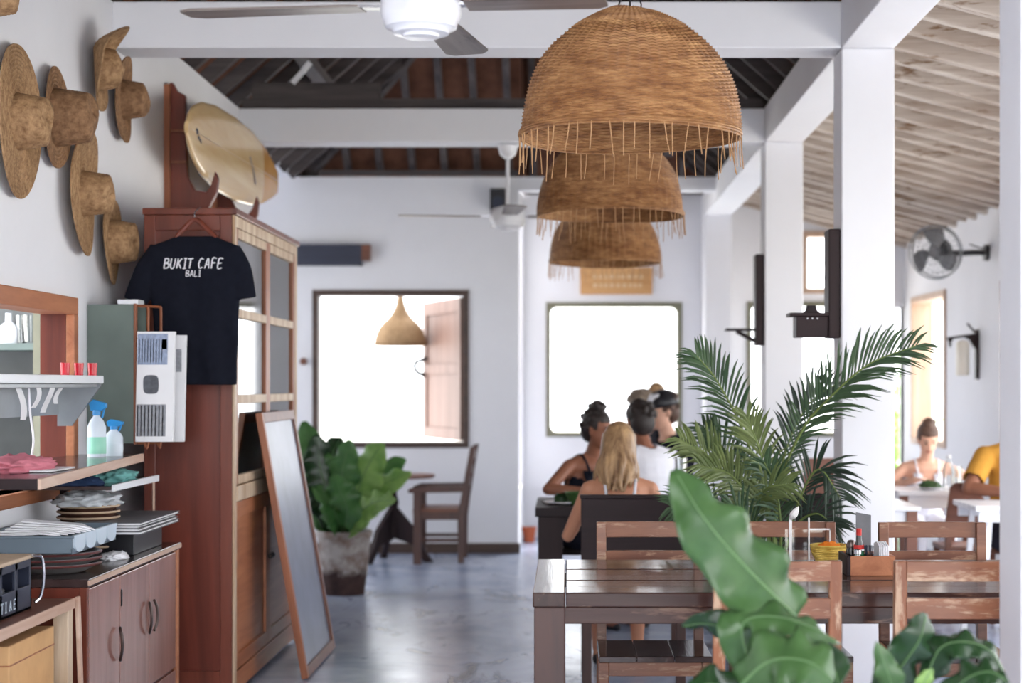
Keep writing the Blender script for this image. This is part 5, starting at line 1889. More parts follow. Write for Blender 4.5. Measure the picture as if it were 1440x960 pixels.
# ------------------------------------------------------------ back corner: round table and armchair
ry, rx = 13.55, PX(553, 13.55)
rt = thing('pedestal_table', 'small round pedestal table with carved tripod foot by the window', 'table', (rx, ry, 0))
ztop = 0.69
MB().lathe([(0, ztop - 0.025), (0.32, ztop - 0.025), (0.33, ztop - 0.015), (0.33, ztop - 0.004), (0.325, ztop), (0, ztop)], 44).build('top', M['brown_wood'], rt, smooth=True, local=True)
MB().lathe([(0, 0.20), (0.05, 0.20), (0.055, 0.26), (0.035, 0.32), (0.03, 0.40), (0.045, 0.47), (0.028, 0.54), (0.05, 0.62), (0.09, ztop - 0.025), (0, ztop - 0.025)], 24).build('turned_post', M['dark_wood_z'], rt, smooth=True, local=True)
foot = MB().prism([(0.02, 0.44), (0.06, 0.40), (0.12, 0.33), (0.19, 0.25), (0.24, 0.12), (0.30, 0.03), (0.33, 0.0), (0.25, 0.0), (0.20, 0.08), (0.15, 0.14), (0.09, 0.16), (0.02, 0.18)], lambda a, b, s: (a, (s - 0.5) * 0.045, b)).mesh('carved_foot')
for k in range(3):
    q = link('carved_foot', foot, M['dark_wood_z'], rt, local=True, bevel=0.004)
    q.rotation_euler = (0, 0, R(-8) + k * 2 * PI / 3)
# armchair seen from the side, facing left
ay = 13.30
ar = thing('armchair', 'dark wooden armchair facing the round table at the back', 'chair', (PX(625, ay), ay, 0))


def A(px, py):
    return PX(px, ay), PZ(py, ay)


for yo in (0.0, 0.46):
    y0, y1 = ay + yo, ay + yo + 0.045
    poly = [A(652, 792), A(644, 792), A(643, 725), A(648, 700), A(661, 628), A(669, 626), A(656, 705), A(653, 730)]
    MB().prism(poly, lambda a, b, s: (a, y0 + (y1 - y0) * s, b)).build('rear_leg', M['mid_dark'], ar, bevel=0.004)
    x0, x1 = PX(581, ay), PX(592, ay)
    MB().box(x0, x1, y0, y1, 0, PZ(690, ay)).build('front_leg', M['mid_dark'], ar, bevel=0.004)
    MB().prism([A(574, 693), A(574, 688), A(585, 684), A(652, 683), A(652, 692), A(590, 693)], lambda a, b, s: (a, y0 - 0.008 + 0.06 * s, b)).build('arm', M['mid_dark'], ar, bevel=0.004)
    MB().box(x1, PX(645, ay), y0 + 0.01, y1 - 0.01, PZ(731, ay), PZ(720, ay)).build('side_rail', M['mid_dark'], ar, bevel=0.003)
    MB().box(x1, PX(645, ay), y0 + 0.015, y1 - 0.015, PZ(762, ay), PZ(757, ay)).build('stretcher', M['mid_dark'], ar, bevel=0.003)
MB().box(PX(580, ay), PX(648, ay), ay + 0.02, ay + 0.485, PZ(722, ay), PZ(715, ay)).build('seat', M['brown_wood'], ar, bevel=0.004)
for zf in (0.60, 0.70, 0.82):
    xx = PX(651, ay) + (zf - 0.45) * 0.19
    MB().box(xx - 0.012, xx + 0.012, ay + 0.045, ay + 0.46, zf, zf + 0.06).build('back_slat', M['mid_dark'], ar, bevel=0.003)

# ------------------------------------------------------------ tables and chairs in the right aisle
block_table('aisle_table', 'white-topped table in front of the woman in the right aisle', 2.03, 2.50, 10.45, 10.98, 0.75, M['white_gloss'], M['brown_wood'], 0.03, 0.05)
block_table('wooden_aisle_table', 'small table with a pale top half hidden by the palm column', 1.52, 1.92, 9.25, 9.9, 0.74, M['white_gloss'], M['brown_wood'], 0.025, 0.06)
wt = thing('white_table', 'white slatted table under the forearm of the person in yellow', 'table', (2.55, 9.45, 0))
for i in range(5):
    MB().box(2.21, 2.95, 9.22 + i * 0.11, 9.22 + i * 0.11 + 0.104, 0.715, 0.745).build('plank', M['white_gloss'], wt, bevel=0.003)
MB().box(2.23, 2.93, 9.24, 9.27, 0.655, 0.715).build('apron', M['white_gloss'], wt, bevel=0.003)
MB().box(2.23, 2.93, 9.71, 9.74, 0.655, 0.715).build('apron', M['white_gloss'], wt, bevel=0.003)
for x, y, dx in ((2.30, 9.28, -0.05), (2.86, 9.28, 0.05), (2.30, 9.68, -0.05), (2.86, 9.68, 0.05)):
    MB().bar((x, y, 0.70), (x + dx, y, 0.0), 0.03, 0.03, (0, 1, 0)).build('leg', M['white_gloss'], wt)
# wooden panel-back chair
pc_ = thing('panel_chair', 'wooden panel-backed chair between the aisle tables', 'chair', (2.27, 9.95, 0))
py_ = 10.05
poly = [(PX(1328, py_), PZ(742, py_)), (PX(1334, py_), PZ(684, py_)), (PX(1340, py_), PZ(678, py_)), (PX(1357, py_), PZ(677, py_)), (PX(1386, py_), PZ(704, py_)), (PX(1380, py_), PZ(742, py_))]
MB().prism(poly, lambda a, b, s: (a, py_ - 0.02 + 0.025 * s + (b - 0.6) * -0.15, b)).build('back_panel', M['brown_wood'], pc_, bevel=0.004)
x0, x1 = PX(1328, py_), PX(1380, py_)
MB().box(x0, x1, py_ - 0.02, py_ + 0.34, 0.42, 0.45).build('seat', M['brown_wood'], pc_, bevel=0.004)
for x in (x0 + 0.005, x1 - 0.04):
    for y in (py_ - 0.015, py_ + 0.30):
        MB().box(x, x + 0.035, y, y + 0.035, 0, 0.57 if y < py_ else 0.42).build('leg', M['brown_wood'], pc_, bevel=0.003)
# chairs for the woman and the person in yellow
for nm, cx_, cy_, lab in (('cafe_chair', 1.64, 11.0, 'brown wooden chair standing empty behind the palm'), ('cafe_chair', 2.38, 11.48, 'brown wooden chair under the woman in white'), ('cafe_chair', 2.60, 10.15, 'brown wooden chair under the person in yellow')):
    rt = thing(nm, lab, 'chair', (cx_, cy_, 0))
    if cx_ > 2.5:
        MB().box(-0.12, 0.2, -0.16, 0.2, 0.41, 0.44).build('seat', M['brown_wood'], rt, local=True, bevel=0.004)
    else:
        MB().box(-0.2, 0.2, -0.2, 0.2, 0.41, 0.44).build('seat', M['brown_wood'], rt, local=True, bevel=0.004)
        MB().box(-0.2, 0.2, 0.2, 0.225, 0.66, 0.92 if cx_ < 2 else 0.80).build('backrest', M['brown_wood'], rt, local=True, bevel=0.004)
    for x in (-0.165 if cx_ < 2.5 else -0.12, 0.165):
        MB().box(x, x + 0.03, -0.155, -0.125, 0, 0.41).build('leg', M['brown_wood'], rt, local=True)
        MB().box(x, x + 0.03, 0.17, 0.20, 0, 0.92 if cx_ < 2 else 0.80 if cx_ < 2.5 else 0.41).build('leg', M['brown_wood'], rt, local=True)
# bottle and flowers on the woman's table
wb = thing('water_bottle', 'clear water bottle on the white-topped aisle table', 'bottle', (PX(1334, 10.6), 10.6, 0.75))
MB().lathe([(0, 0), (0.035, 0), (0.038, 0.01), (0.036, 0.07), (0.038, 0.12), (0.03, 0.15), (0.014, 0.18), (0.014, 0.20), (0, 0.20)], 22).build('body', M['clear'], wb, smooth=True, local=True)
MB().cyl((0, 0, 0.198), (0, 0, 0.215), 0.015).build('cap', M['plastic_white'], wb, local=True)
tumbler(PX(1345, 10.7), 10.7, 0.75, 0.035, 0.14, 'clear tumbler right of the water bottle')
fl = thing('salad_plate', 'plate of green salad before the woman in white', 'plate', (PX(1308, 10.6), 10.6, 0.75))
MB().lathe([(0, 0), (0.05, 0), (0.09, 0.012), (0.09, 0.016), (0.05, 0.006), (0, 0.006)], 28).build('dish', M['white_gloss'], fl, smooth=True, local=True)
crumple('salad', (PX(1308, 10.6), 10.6, 0.757), (0.07, 0.05, 0.05), M['leaf_m'], 'green salad heap on the plate before the woman in white', 'salad', 33, 0.6)

# ------------------------------------------------------------ wall things
# sconce with box on the second column
def column_sconce(y, z0, z1, zarm, label, box):
    rt = thing('wall_bracket', label, 'wall bracket', (CX0, y + 0.1, z0))
    ya, yb = y + 0.02, y + 0.16
    MB().box(CX0 - 0.055, CX0 - 0.001, ya, yb, z0, z1).build('back_plank', M['dark_wood_z'], rt, bevel=0.006)
    if box:
        MB().box(CX0 - 0.20, CX0 - 0.055, ya + 0.01, yb - 0.01, zarm - 0.105, zarm - 0.01).build('lamp_box', M['dark_wood'], rt, bevel=0.004)
        MB().box(CX0 - 0.23, CX0 - 0.055, ya, yb, zarm - 0.01, zarm + 0.006).build('ledge', M['dark_wood'], rt, bevel=0.003)
        MB().prism([(-0.165, 0.0), (-0.085, 0.0), (-0.10, 0.012), (-0.108, 0.036), (-0.142, 0.036), (-0.15, 0.012)], lambda a, b, s: (CX0 + a, (ya + yb) / 2 - 0.03 + 0.06 * s, zarm + 0.006 + b)).build('scroll', M['dark_wood'], rt, bevel=0.002)
        for k in range(3):
            MB().sphere((CX0 - 0.15 + k * 0.022, ya + 0.005, zarm - 0.02), 0.004, 8, 6).build('stud', M['print'], rt)
    else:
        MB().box(CX0 - 0.24, CX0 - 0.055, ya + 0.02, yb - 0.02, zarm, zarm + 0.016).build('arm', M['dark_wood'], rt, bevel=0.003)
        MB().bar((CX0 - 0.17, (ya + yb) / 2, zarm), (CX0 - 0.05, (ya + yb) / 2, z0 + 0.03), 0.03, 0.025).build('brace', M['dark_wood'], rt, bevel=0.003)
    return rt


column_sconce(7.70, PZ(475, 7.7), PZ(321, 7.7), PZ(441, 7.7), 'dark wooden wall bracket with a small box on the palm column', True)
column_sconce(10.68, PZ(486, 10.7), PZ(357, 10.7), PZ(465, 10.7), 'dark wooden wall bracket with a thin diagonal brace on the far column', False)
# lantern bracket on the right wall
ly = 12.85
lz0 = thing('wall_lantern', 'dark bracket with a glass lantern on the right wall', 'wall lamp', (XR, ly, PZ(533, ly)))
MB().box(XR - 0.025, XR, ly - 0.03, ly + 0.03, PZ(533, ly), PZ(463, ly)).build('back_plank', M['dark_wood_z'], lz0, bevel=0.003)
za = PZ(472, ly)
MB().bar((XR - 0.02, ly, za + 0.01), (XR - 0.235, ly, za - 0.02), 0.05, 0.02).build('arm', M['dark_wood'], lz0)
MB().prism([(0, 0), (-0.09, -0.012), (-0.05, -0.03), (-0.02, -0.08), (0, -0.11)], lambda a, b, s: (XR - 0.02 + a, ly - 0.015 + 0.03 * s, za + b)).build('brace', M['dark_wood'], lz0)
MB().prism([(0, 0), (0.05, 0.006), (0.03, -0.02), (0.028, -0.06), (0.015, -0.06), (0.012, -0.02)], lambda a, b, s: (XR - 0.235 + a, ly - 0.012 + 0.024 * s, za - 0.025 + b)).build('drop', M['dark_wood'], lz0)
MB().lathe([(0, -0.30), (0.045, -0.30), (0.05, -0.29), (0.05, -0.06), (0.04, -0.04), (0, -0.03)], 20, (XR - 0.12, ly, za)).build('lantern_glass', M['lamp_glow'], lz0, smooth=True)
MB().cyl((XR - 0.03, ly, za + 0.03), (XR - 0.09, ly - 0.03, za + 0.09), 0.008).build('hook', M['dark_wood'], lz0)

# wall fan
fy = 12.55
mount = W(1392, 355, fy)
mount.x = XR
fc = W(1314, 355, 12.35)
wf = thing('wall_fan', 'black and grey caged wall fan in the right aisle', 'fan', mount)
axis = Vector((-0.55, -0.80, -0.22)).normalized()
u_, v_, _ = frame_from(axis)


def disc(r, a, off=0.0):
    return fc + axis * off + (u_ * math.cos(a) + v_ * math.sin(a)) * r


for r, off in ((0.195, 0.0), (0.19, -0.05), (0.15, 0.035), (0.08, 0.045), (0.16, -0.08)):
    MB().tube([disc(r, 2 * PI * k / 40, off) for k in range(41)], 0.0055 if r > 0.18 else 0.0022, 6).build('cage_ring', M['steel'], wf, smooth=True)
sp_ = MB()
for k in range(26):
    a = 2 * PI * k / 26
    sp_.tube([disc(0.03, a, 0.05), disc(0.12, a, 0.042), disc(0.195, a, 0.0), disc(0.17, a, -0.075), disc(0.06, a, -0.09)], 0.0011, 4)
sp_.build('cage_wires', M['steel'], wf)['kind'] = 'stuff'
for k in range(3):
    a0 = R(70) + k * 2 * PI / 3

    def bl(u, v):
        r = 0.035 + 0.145 * u
        a = a0 + (v - 0.5) * (0.75 + 0.35 * math.sin(PI * u)) + 0.35 * u
        return disc(r, a, 0.02 * (v - 0.5) * 2)
    MB().grid(bl, 8, 6).build('blade', M['slate_sign'], wf, smooth=True, solid=0.004)
MB().cyl(fc + axis * 0.03, fc - axis * 0.02, 0.035, 0.04, 18).build('hub', M['slate_sign'], wf, smooth=True)
MB().tube([fc - axis * 0.05, fc - axis * 0.08, fc - axis * 0.17, fc - axis * 0.20], [0.05, 0.075, 0.07, 0.03], 20).build('motor', M['black_metal'], wf, smooth=True)
arm_ = MB().tube(catmull([fc - axis * 0.14, fc - axis * 0.16 + Vector((0.08, 0.0, -0.03)), mount + Vector((-0.12, 0, 0.0)), mount + Vector((-0.02, 0, 0))], 12), 0.022, 10)
arm_.build('arm', M['black_metal'], wf, smooth=True)
MB().cyl(mount + Vector((-0.03, 0, 0)), mount, 0.06, 0.06, 20).build('wall_plate', M['black_metal'], wf, smooth=True)
MB().tube(catmull([mount + Vector((-0.14, 0, 0.06)), mount + Vector((-0.05, -0.02, 0.03)), mount + Vector((0.0, -0.06, 0.03))], 8), 0.006, 6).build('cable', M['black_metal'], wf, smooth=True)

# plank shelf and peg on the nearer back wall
sh_ = thing('wall_plank', 'blue-black plank fixed high on the back wall left of the window', 'shelf', (PX(470, YL), YL, PZ(375, YL)))
MB().box(PX(400, YL), PX(510, YL), YL - 0.10, YL - 0.001, PZ(374, YL), PZ(345, YL)).build('plank', M['blue_black'], sh_, bevel=0.004)
MB().box(PX(510, YL), PX(522, YL), YL - 0.10, YL - 0.001, PZ(367, YL), PZ(345, YL)).build('end_block', M['brown_wood'], sh_, bevel=0.004)
pg = thing('wall_peg', 'small brown peg on the wall left of the window', 'peg', W(427, 508, YL))
MB().cyl((0, 0, 0), (0, -0.05, 0), 0.02, 0.026, 14).build('peg', M['brown_wood'], pg, smooth=True, local=True)
MB().lathe([(0, 0), (0.03, 0), (0.03, 0.01), (0, 0.01)], 16).build('rosette', M['brown_wood'], pg, smooth=True, local=True)
pg.children[1].rotation_euler = (R(90), 0, 0)
# plaque above the recess window
pq = thing('wall_plaque', 'ochre wooden plaque above the window behind the diners', 'sign', (PX(866, YB), YB, PZ(415, YB)))
MB().box(PX(816, YB), PX(917, YB), YB - 0.03, YB - 0.001, PZ(414, YB), PZ(376, YB)).build('board', M['plaque'], pq, bevel=0.004)
rnd = random.Random(9)
for row in range(2):
    mb = MB()
    x = PX(834, YB)
    while x < PX(900, YB):
        w = rnd.uniform(0.03, 0.06)
        z = PZ(392 + row * 12, YB)
        mb.box(x, x + w * 0.8, YB - 0.034, YB - 0.03, z, z + 0.035)
        x += w + 0.01
    mb.build('faded_mark', M['letter_pale'], pq)
# loudspeaker by the far fan
ls = thing('loudspeaker', 'small black loudspeaker high on the back wall beside the far fan', 'loudspeaker', (PX(701, YL), YL - 0.1, PZ(297, YL)))
MB().box(PX(690, YL), PX(712, YL), YL - 0.16, YL - 0.04, PZ(297, YL), PZ(268, YL)).build('cabinet', M['black'], ls, bevel=0.006)
MB().cyl((PX(701, YL), YL - 0.166, PZ(287, YL)), (PX(701, YL), YL - 0.158, PZ(287, YL)), 0.045, 0.05, 20).build('cone', M['navy'], ls, smooth=True)
MB().box(PX(701, YL) - 0.015, PX(701, YL) + 0.015, YL - 0.04, YL, PZ(286, YL), PZ(280, YL)).build('bracket', M['black'], ls)
# terracotta pot at the end of the recess
tp_ = thing('small_terracotta_pot', 'small terracotta pot on the floor at the far recess', 'pot', (PX(744, 15.2), 15.2, 0))
MB().lathe([(0, 0), (0.045, 0), (0.06, 0.11), (0.068, 0.11), (0.068, 0.135), (0.058, 0.135), (0.05, 0.02), (0, 0.02)], 24).build('pot', M['terracotta'], tp_, smooth=True, local=True)
MB().cyl((0, 0, 0.02), (0, 0, 0.115), 0.05).build('soil', M['soil'], tp_, local=True)
# ------------------------------------------------------------ plants


def leaf_shape(pts, hw, nrm_hint, wave=0.10, waves=4.0, fold=0.15, lob=0.10, seed=0.0, nu=30, nv=10, sharp=0.75):
    c = catmull(pts, nu)
    N = vec(nrm_hint).normalized()
    rows = []
    for i, p in enumerate(c):
        t = i / nu
        T = (c[min(i + 1, nu)] - c[max(i - 1, 0)]).normalized()
        S = T.cross(N).normalized()
        U = S.cross(T).normalized()
        w = hw * max(0.02, math.sin(PI * min(1, (0.06 + 0.94 * t) ** 0.85))) ** sharp
        row = []
        for j in range(nv + 1):
            v = -1 + 2 * j / nv
            sg = 1 if v > 0 else -1
            edge = 1 + lob * math.sin(2 * PI * waves * t + sg * 0.9 + seed)
            h = w * (-fold * abs(v) + wave * math.sin(2 * PI * waves * t + sg * 1.4 + seed) * v * v + 0.02 * math.sin(2 * PI * 14 * t + abs(v) * 3) * abs(v))
            row.append(p + S * v * w * (edge if abs(v) > 0.5 else 1 + (edge - 1) * abs(v) * 2) + U * h)
        rows.append(row)
    mb = MB().grid(lambda a, b: rows[round(b * nu)][round(a * nv)], nv, nu)
    rib = MB().tube([p + (N * 0.002) for p in c[:-1]], [max(0.0012, 0.05 * hw * (1 - i / (nu + 4))) for i in range(nu)], 6)
    return mb, rib, c


def add_leaf(root, pts, hw, n, mat, petiole=None, **kw):
    mb, rib, c = leaf_shape(pts, hw, n, **kw)
    lf = mb.build('leaf', M[mat], root, smooth=True, solid=0.0016)
    rib.build('midrib', M['rib'], lf, smooth=True)
    if petiole:
        MB().tube(catmull([petiole, c[0].lerp(vec(petiole), 0.4), c[0]], 8), 0.006, 6).build('petiole', M['rib'], root, smooth=True)
    return lf


def px_pts(lst, d0):
    return [W(a[0], a[1], a[2] if len(a) > 2 else d0) for a in lst]


def pot(name, label, x, y, r0, r1, h, mat):
    rt = thing(name, label, 'plant', (x, y, 0))
    MB().lathe([(0, 0), (r0, 0), (r0 + (r1 - r0) * 0.5, h * 0.5), (r1 - 0.012, h - 0.045), (r1, h - 0.04), (r1, h - 0.006), (r1 - 0.006, h), (r1 - 0.022, h), (r1 - 0.026, h - 0.05), (0, h - 0.05)], 44).build('pot', M[mat], rt, smooth=True, local=True)
    MB().lathe([(0, h - 0.035), (r1 * 0.5, h - 0.033), (r1 - 0.024, h - 0.042)], 30).build('soil', M['soil'], rt, smooth=True, local=True)
    return rt


# foreground fern with the large leaf
FD = 3.9
f1 = pot('birds_nest_fern', 'large glossy fern in the foreground with one broad leaf across the chair', PX(1108, FD), FD, 0.10, 0.135, 0.42, 'terracotta')
base = Vector((PX(1108, FD), FD, 0.40))
L = [
    ([(1120, 868, 3.86), (1084, 834, 3.82), (1030, 778, 3.78), (985, 722, 3.76), (948, 660, 3.80)], 0.088, (0.25, -1, 0.25), 'leaf_m', dict(wave=0.20, waves=3.4, lob=0.12, fold=0.10, sharp=0.58)),
    ([(1072, 985, 3.85), (1045, 905, 3.80), (1050, 872, 3.78), (1095, 868, 3.76), (1140, 882, 3.75), (1182, 905, 3.78)], 0.055, (0.2, -0.75, 0.9), 'leaf_m', dict(wave=0.25, waves=4, fold=0.3)),
    ([(1040, 965, 3.72), (1075, 934, 3.68), (1110, 926, 3.64), (1150, 938, 3.62), (1190, 980, 3.64)], 0.080, (0.0, -1, 0.75), 'leaf_m', dict(wave=0.18, waves=4, lob=0.12)),
    ([(1090, 975, 3.95), (1060, 915, 3.94), (1025, 885, 3.94), (990, 876, 3.95), (958, 880, 3.97)], 0.040, (-0.2, -0.9, -0.5), 'leaf_d', dict(wave=0.25, waves=3, fold=0.35)),
    ([(1085, 1000, 3.88), (1062, 940, 3.86), (1058, 905, 3.86), (1070, 872, 3.88)], 0.045, (-0.5, -1, 0.1), 'leaf_d', dict(wave=0.2, waves=3)),
    ([(1110, 1010, 3.8), (1130, 960, 3.72), (1165, 930, 3.68), (1180, 965, 3.62)], 0.06, (0.2, -1, 0.5), 'leaf_d', dict(wave=0.2, waves=3)),
    ([(1080, 1020, 3.8), (1030, 975, 3.74), (1000, 962, 3.70), (960, 975, 3.68)], 0.05, (0, -1, 0.6), 'leaf_d', dict(wave=0.2, waves=3)),
]
for i, (p, hw, n, mt, kw) in enumerate(L):
    add_leaf(f1, px_pts(p, FD), hw, n, mt, base, seed=i * 1.3, **kw)
f2 = pot('birds_nest_fern', 'second fern at the bottom right edge in front of the column', PX(1285, 3.9), 3.9, 0.10, 0.135, 0.42, 'terracotta')
base = Vector((PX(1285, 3.9), 3.9, 0.40))
L = [
    ([(1238, 985, 3.9), (1266, 938, 3.88), (1292, 900, 3.86), (1302, 862, 3.88)], 0.062, (0.55, -1, -0.1), 'leaf_d', dict(wave=0.14, waves=3.2, lob=0.14, sharp=0.55)),
    ([(1300, 960, 3.92), (1322, 912, 3.90), (1360, 903, 3.88), (1395, 918, 3.88), (1414, 952, 3.9)], 0.038, (0.1, -0.8, 0.8), 'leaf_d', dict(wave=0.25, waves=4, fold=0.3)),
    ([(1262, 995, 3.82), (1250, 950, 3.80), (1232, 902, 3.80)], 0.032, (-0.4, -1, 0.5), 'leaf_m', dict(wave=0.2, waves=3)),
    ([(1320, 1000, 3.75), (1355, 958, 3.70), (1390, 945, 3.68), (1420, 960, 3.68)], 0.045, (0.1, -0.8, 0.9), 'leaf_d', dict(wave=0.25, waves=4)),
    ([(1290, 990, 3.8), (1300, 958, 3.78), (1312, 940, 3.78)], 0.018, (0, -1, 0.3), 'leaf_l', dict(wave=0.2, waves=3)),
    ([(1300, 960, 3.95), (1330, 920, 3.95), (1345, 890, 3.97)], 0.03, (0.3, -1, 0.2), 'leaf_d', dict(wave=0.2, waves=3)),
]
for i, (p, hw, n, mt, kw) in enumerate(L):
    add_leaf(f2, px_pts(p, FD), hw, n, mt, base, seed=2 + i * 1.1, **kw)

# potted fern beside the blackboard
PD = 11.45
p3 = pot('potted_fern', 'broad-leaved fern in a limewashed pot beside the blackboard', PX(484, PD), PD, 0.135, 0.19, 0.425, 'pot')
base = Vector((PX(484, PD), PD, 0.38))
L = [
    ([(470, 745), (452, 700), (440, 650), (428, 592, 11.5)], 0.125, (0.3, -1, 0.1), 'leaf_p'),
    ([(474, 745), (462, 700), (450, 655), (446, 610)], 0.12, (0.5, -1, 0.2), 'leaf_d'),
    ([(478, 745), (478, 705), (482, 660), (492, 618)], 0.12, (-0.2, -1, 0.1), 'leaf_p'),
    ([(486, 746), (498, 705), (515, 660), (538, 622)], 0.14, (-0.3, -1, 0.3), 'leaf_l'),
    ([(488, 746), (508, 712), (538, 682), (578, 664)], 0.115, (-0.3, -1, 0.7), 'leaf_l'),
    ([(488, 746, 11.35), (505, 722, 11.2), (528, 706, 11.1), (556, 704, 11.0)], 0.10, (-0.1, -1, 0.8), 'leaf_l'),
    ([(480, 746, 11.35), (470, 720, 11.2), (455, 700, 11.1), (440, 690, 11.0)], 0.10, (0.2, -1, 0.8), 'leaf_p'),
    ([(484, 746, 11.3), (488, 715, 11.15), (478, 690, 11.1), (470, 668, 11.05)], 0.09, (0, -1, 0.4), 'leaf_p'),
    ([(486, 746, 11.5), (505, 700, 11.6), (530, 665, 11.75), (570, 645, 11.9)], 0.12, (-0.4, -1, 0.3), 'leaf_p'),
    ([(480, 746, 11.55), (470, 690, 11.7), (468, 640, 11.8), (480, 615, 11.9)], 0.12, (0.1, -1, 0.2), 'leaf_d'),
]
for i, (p, hw, n, mt) in enumerate(L):
    add_leaf(p3, px_pts(p, PD), hw * 1.12, n, mt, None, seed=i * 0.9, wave=0.2, waves=4.5, lob=0.14, sharp=0.55)
MB().sphere(base, (0.05, 0.05, 0.06)).build('crown_core', M['soil'], p3, smooth=True)

# palm behind the front table
YP = 7.12
pm = pot('areca_palm', 'tall feathery palm behind the front table in front of the column', PX(1085, YP), YP, 0.12, 0.17, 0.36, 'terracotta')
FR = [
    ([(1082, 840), (1076, 700), (1042, 600, 7.0), (1008, 535, 6.9), (980, 500, 6.85)], 0.21, 30, 'palm_a', 0.5),
    ([(1088, 840), (1096, 690), (1128, 605, 7.05), (1168, 558, 6.95), (1222, 512, 6.85), (1288, 486, 6.8)], 0.235, 40, 'palm_a', 0.55),
    ([(1086, 840), (1092, 700), (1110, 620, 7.2), (1140, 565, 7.25), (1175, 540, 7.3)], 0.20, 30, 'palm_c', 0.35),
    ([(1080, 840), (1052, 720), (1006, 650, 7.0), (958, 618, 6.9)], 0.20, 26, 'palm_b', 0.45),
    ([(1083, 840), (1066, 730), (1030, 670, 6.9), (985, 655, 6.8)], 0.20, 26, 'palm_b', 0.4),
    ([(1090, 840), (1118, 720), (1150, 660, 7.05), (1182, 700, 7.0)], 0.20, 24, 'palm_c', 0.3),
    ([(1085, 840), (1080, 720), (1070, 640, 6.95), (1050, 585, 6.9)], 0.19, 26, 'palm_b', 0.5),
    ([(1080, 840), (1040, 750), (992, 710, 6.95), (945, 712, 6.9)], 0.18, 24, 'palm_a', 0.3),
    ([(1090, 840), (1112, 750), (1146, 722, 7.0), (1176, 742, 6.95)], 0.17, 20, 'palm_c', 0.3),
    ([(1084, 840), (1070, 760), (1040, 720, 6.8), (1010, 725, 6.7)], 0.17, 22, 'palm_a', 0.3),
    ([(1087, 840), (1098, 760), (1092, 690, 6.85), (1075, 650, 6.75)], 0.18, 24, 'palm_a', 0.4),
    ([(1082, 840), (1055, 700), (1025, 640, 7.3), (990, 600, 7.4)], 0.19, 26, 'palm_a', 0.4),
    ([(1084, 840), (1060, 740), (1075, 690, 6.8), (1110, 680, 6.7)], 0.17, 22, 'palm_b', 0.3),
    ([(1082, 840), (1050, 770), (1020, 755, 6.9), (985, 765, 6.85)], 0.15, 20, 'palm_b', 0.2),
]
rnd = random.Random(12)
for fi, (p, ll, n, mt, lift) in enumerate(FR):
    c = catmull(px_pts(p, YP), 48)
    mb = MB()
    for k in range(n):
        t = 0.30 + 0.70 * k / (n - 1)
        i = min(47, int(t * 48))
        q = c[i].lerp(c[i + 1], t * 48 - i)
        T = (c[min(i + 2, 48)] - c[max(i - 1, 0)]).normalized()
        prof = math.sin(PI * (0.12 + 0.80 * (t - 0.30) / 0.70)) ** 0.6
        for s in (-1, 1):
            side = T.cross(Vector((0, -1, 0.15))).normalized() * s
            d = (T * (0.55 + 0.5 * t) + side * (0.95 - 0.35 * t) + Vector((rnd.uniform(-0.12, 0.12), rnd.uniform(-0.35, 0.35), lift * 0.45 + rnd.uniform(-0.1, 0.1)))).normalized()
            l = ll * prof * rnd.uniform(0.85, 1.1)
            w = 0.0052 * (0.7 + 0.5 * prof)
            wd = d.cross(Vector((rnd.uniform(-0.3, 0.3), -1, 0.2))).normalized()
            pts = [q, q + d * l * 0.35 + Vector((0, 0, 0.004)), q + d * l * 0.7 - Vector((0, 0, 0.04 * l)), q + d * l - Vector((0, 0, 0.18 * l))]
            ws = [w * 0.5, w, w * 0.75, w * 0.06]
            vs = []
            for pp, ww in zip(pts, ws):
                vs += [pp - wd * ww, pp + Vector((0, -ww * 0.35, 0)), pp + wd * ww]
            fs = []
            for m in range(3):
                o_ = m * 3
                fs += [(o_, o_ + 1, o_ + 4, o_ + 3), (o_ + 1, o_ + 2, o_ + 5, o_ + 4)]
            mb.add(vs, fs)
    fr = mb.build('frond', M[mt], pm, smooth=False, solid=0.0008)
    MB().tube(c, [0.0075 * (1 - 0.85 * i / 48) + 0.0008 for i in range(49)], 6).build('stalk', M['stem'], fr, smooth=True)
    for a, b in ((base, base),):
        pass
MB().tube(catmull([(PX(1085, YP), YP, 0.33), (PX(1085, YP) + 0.01, YP, 0.42), W(1084, 838, YP)], 8), [0.03, 0.028, 0.027, 0.026, 0.025, 0.024, 0.022, 0.02, 0.018], 10).build('trunk', M['stem'], pm, smooth=True)

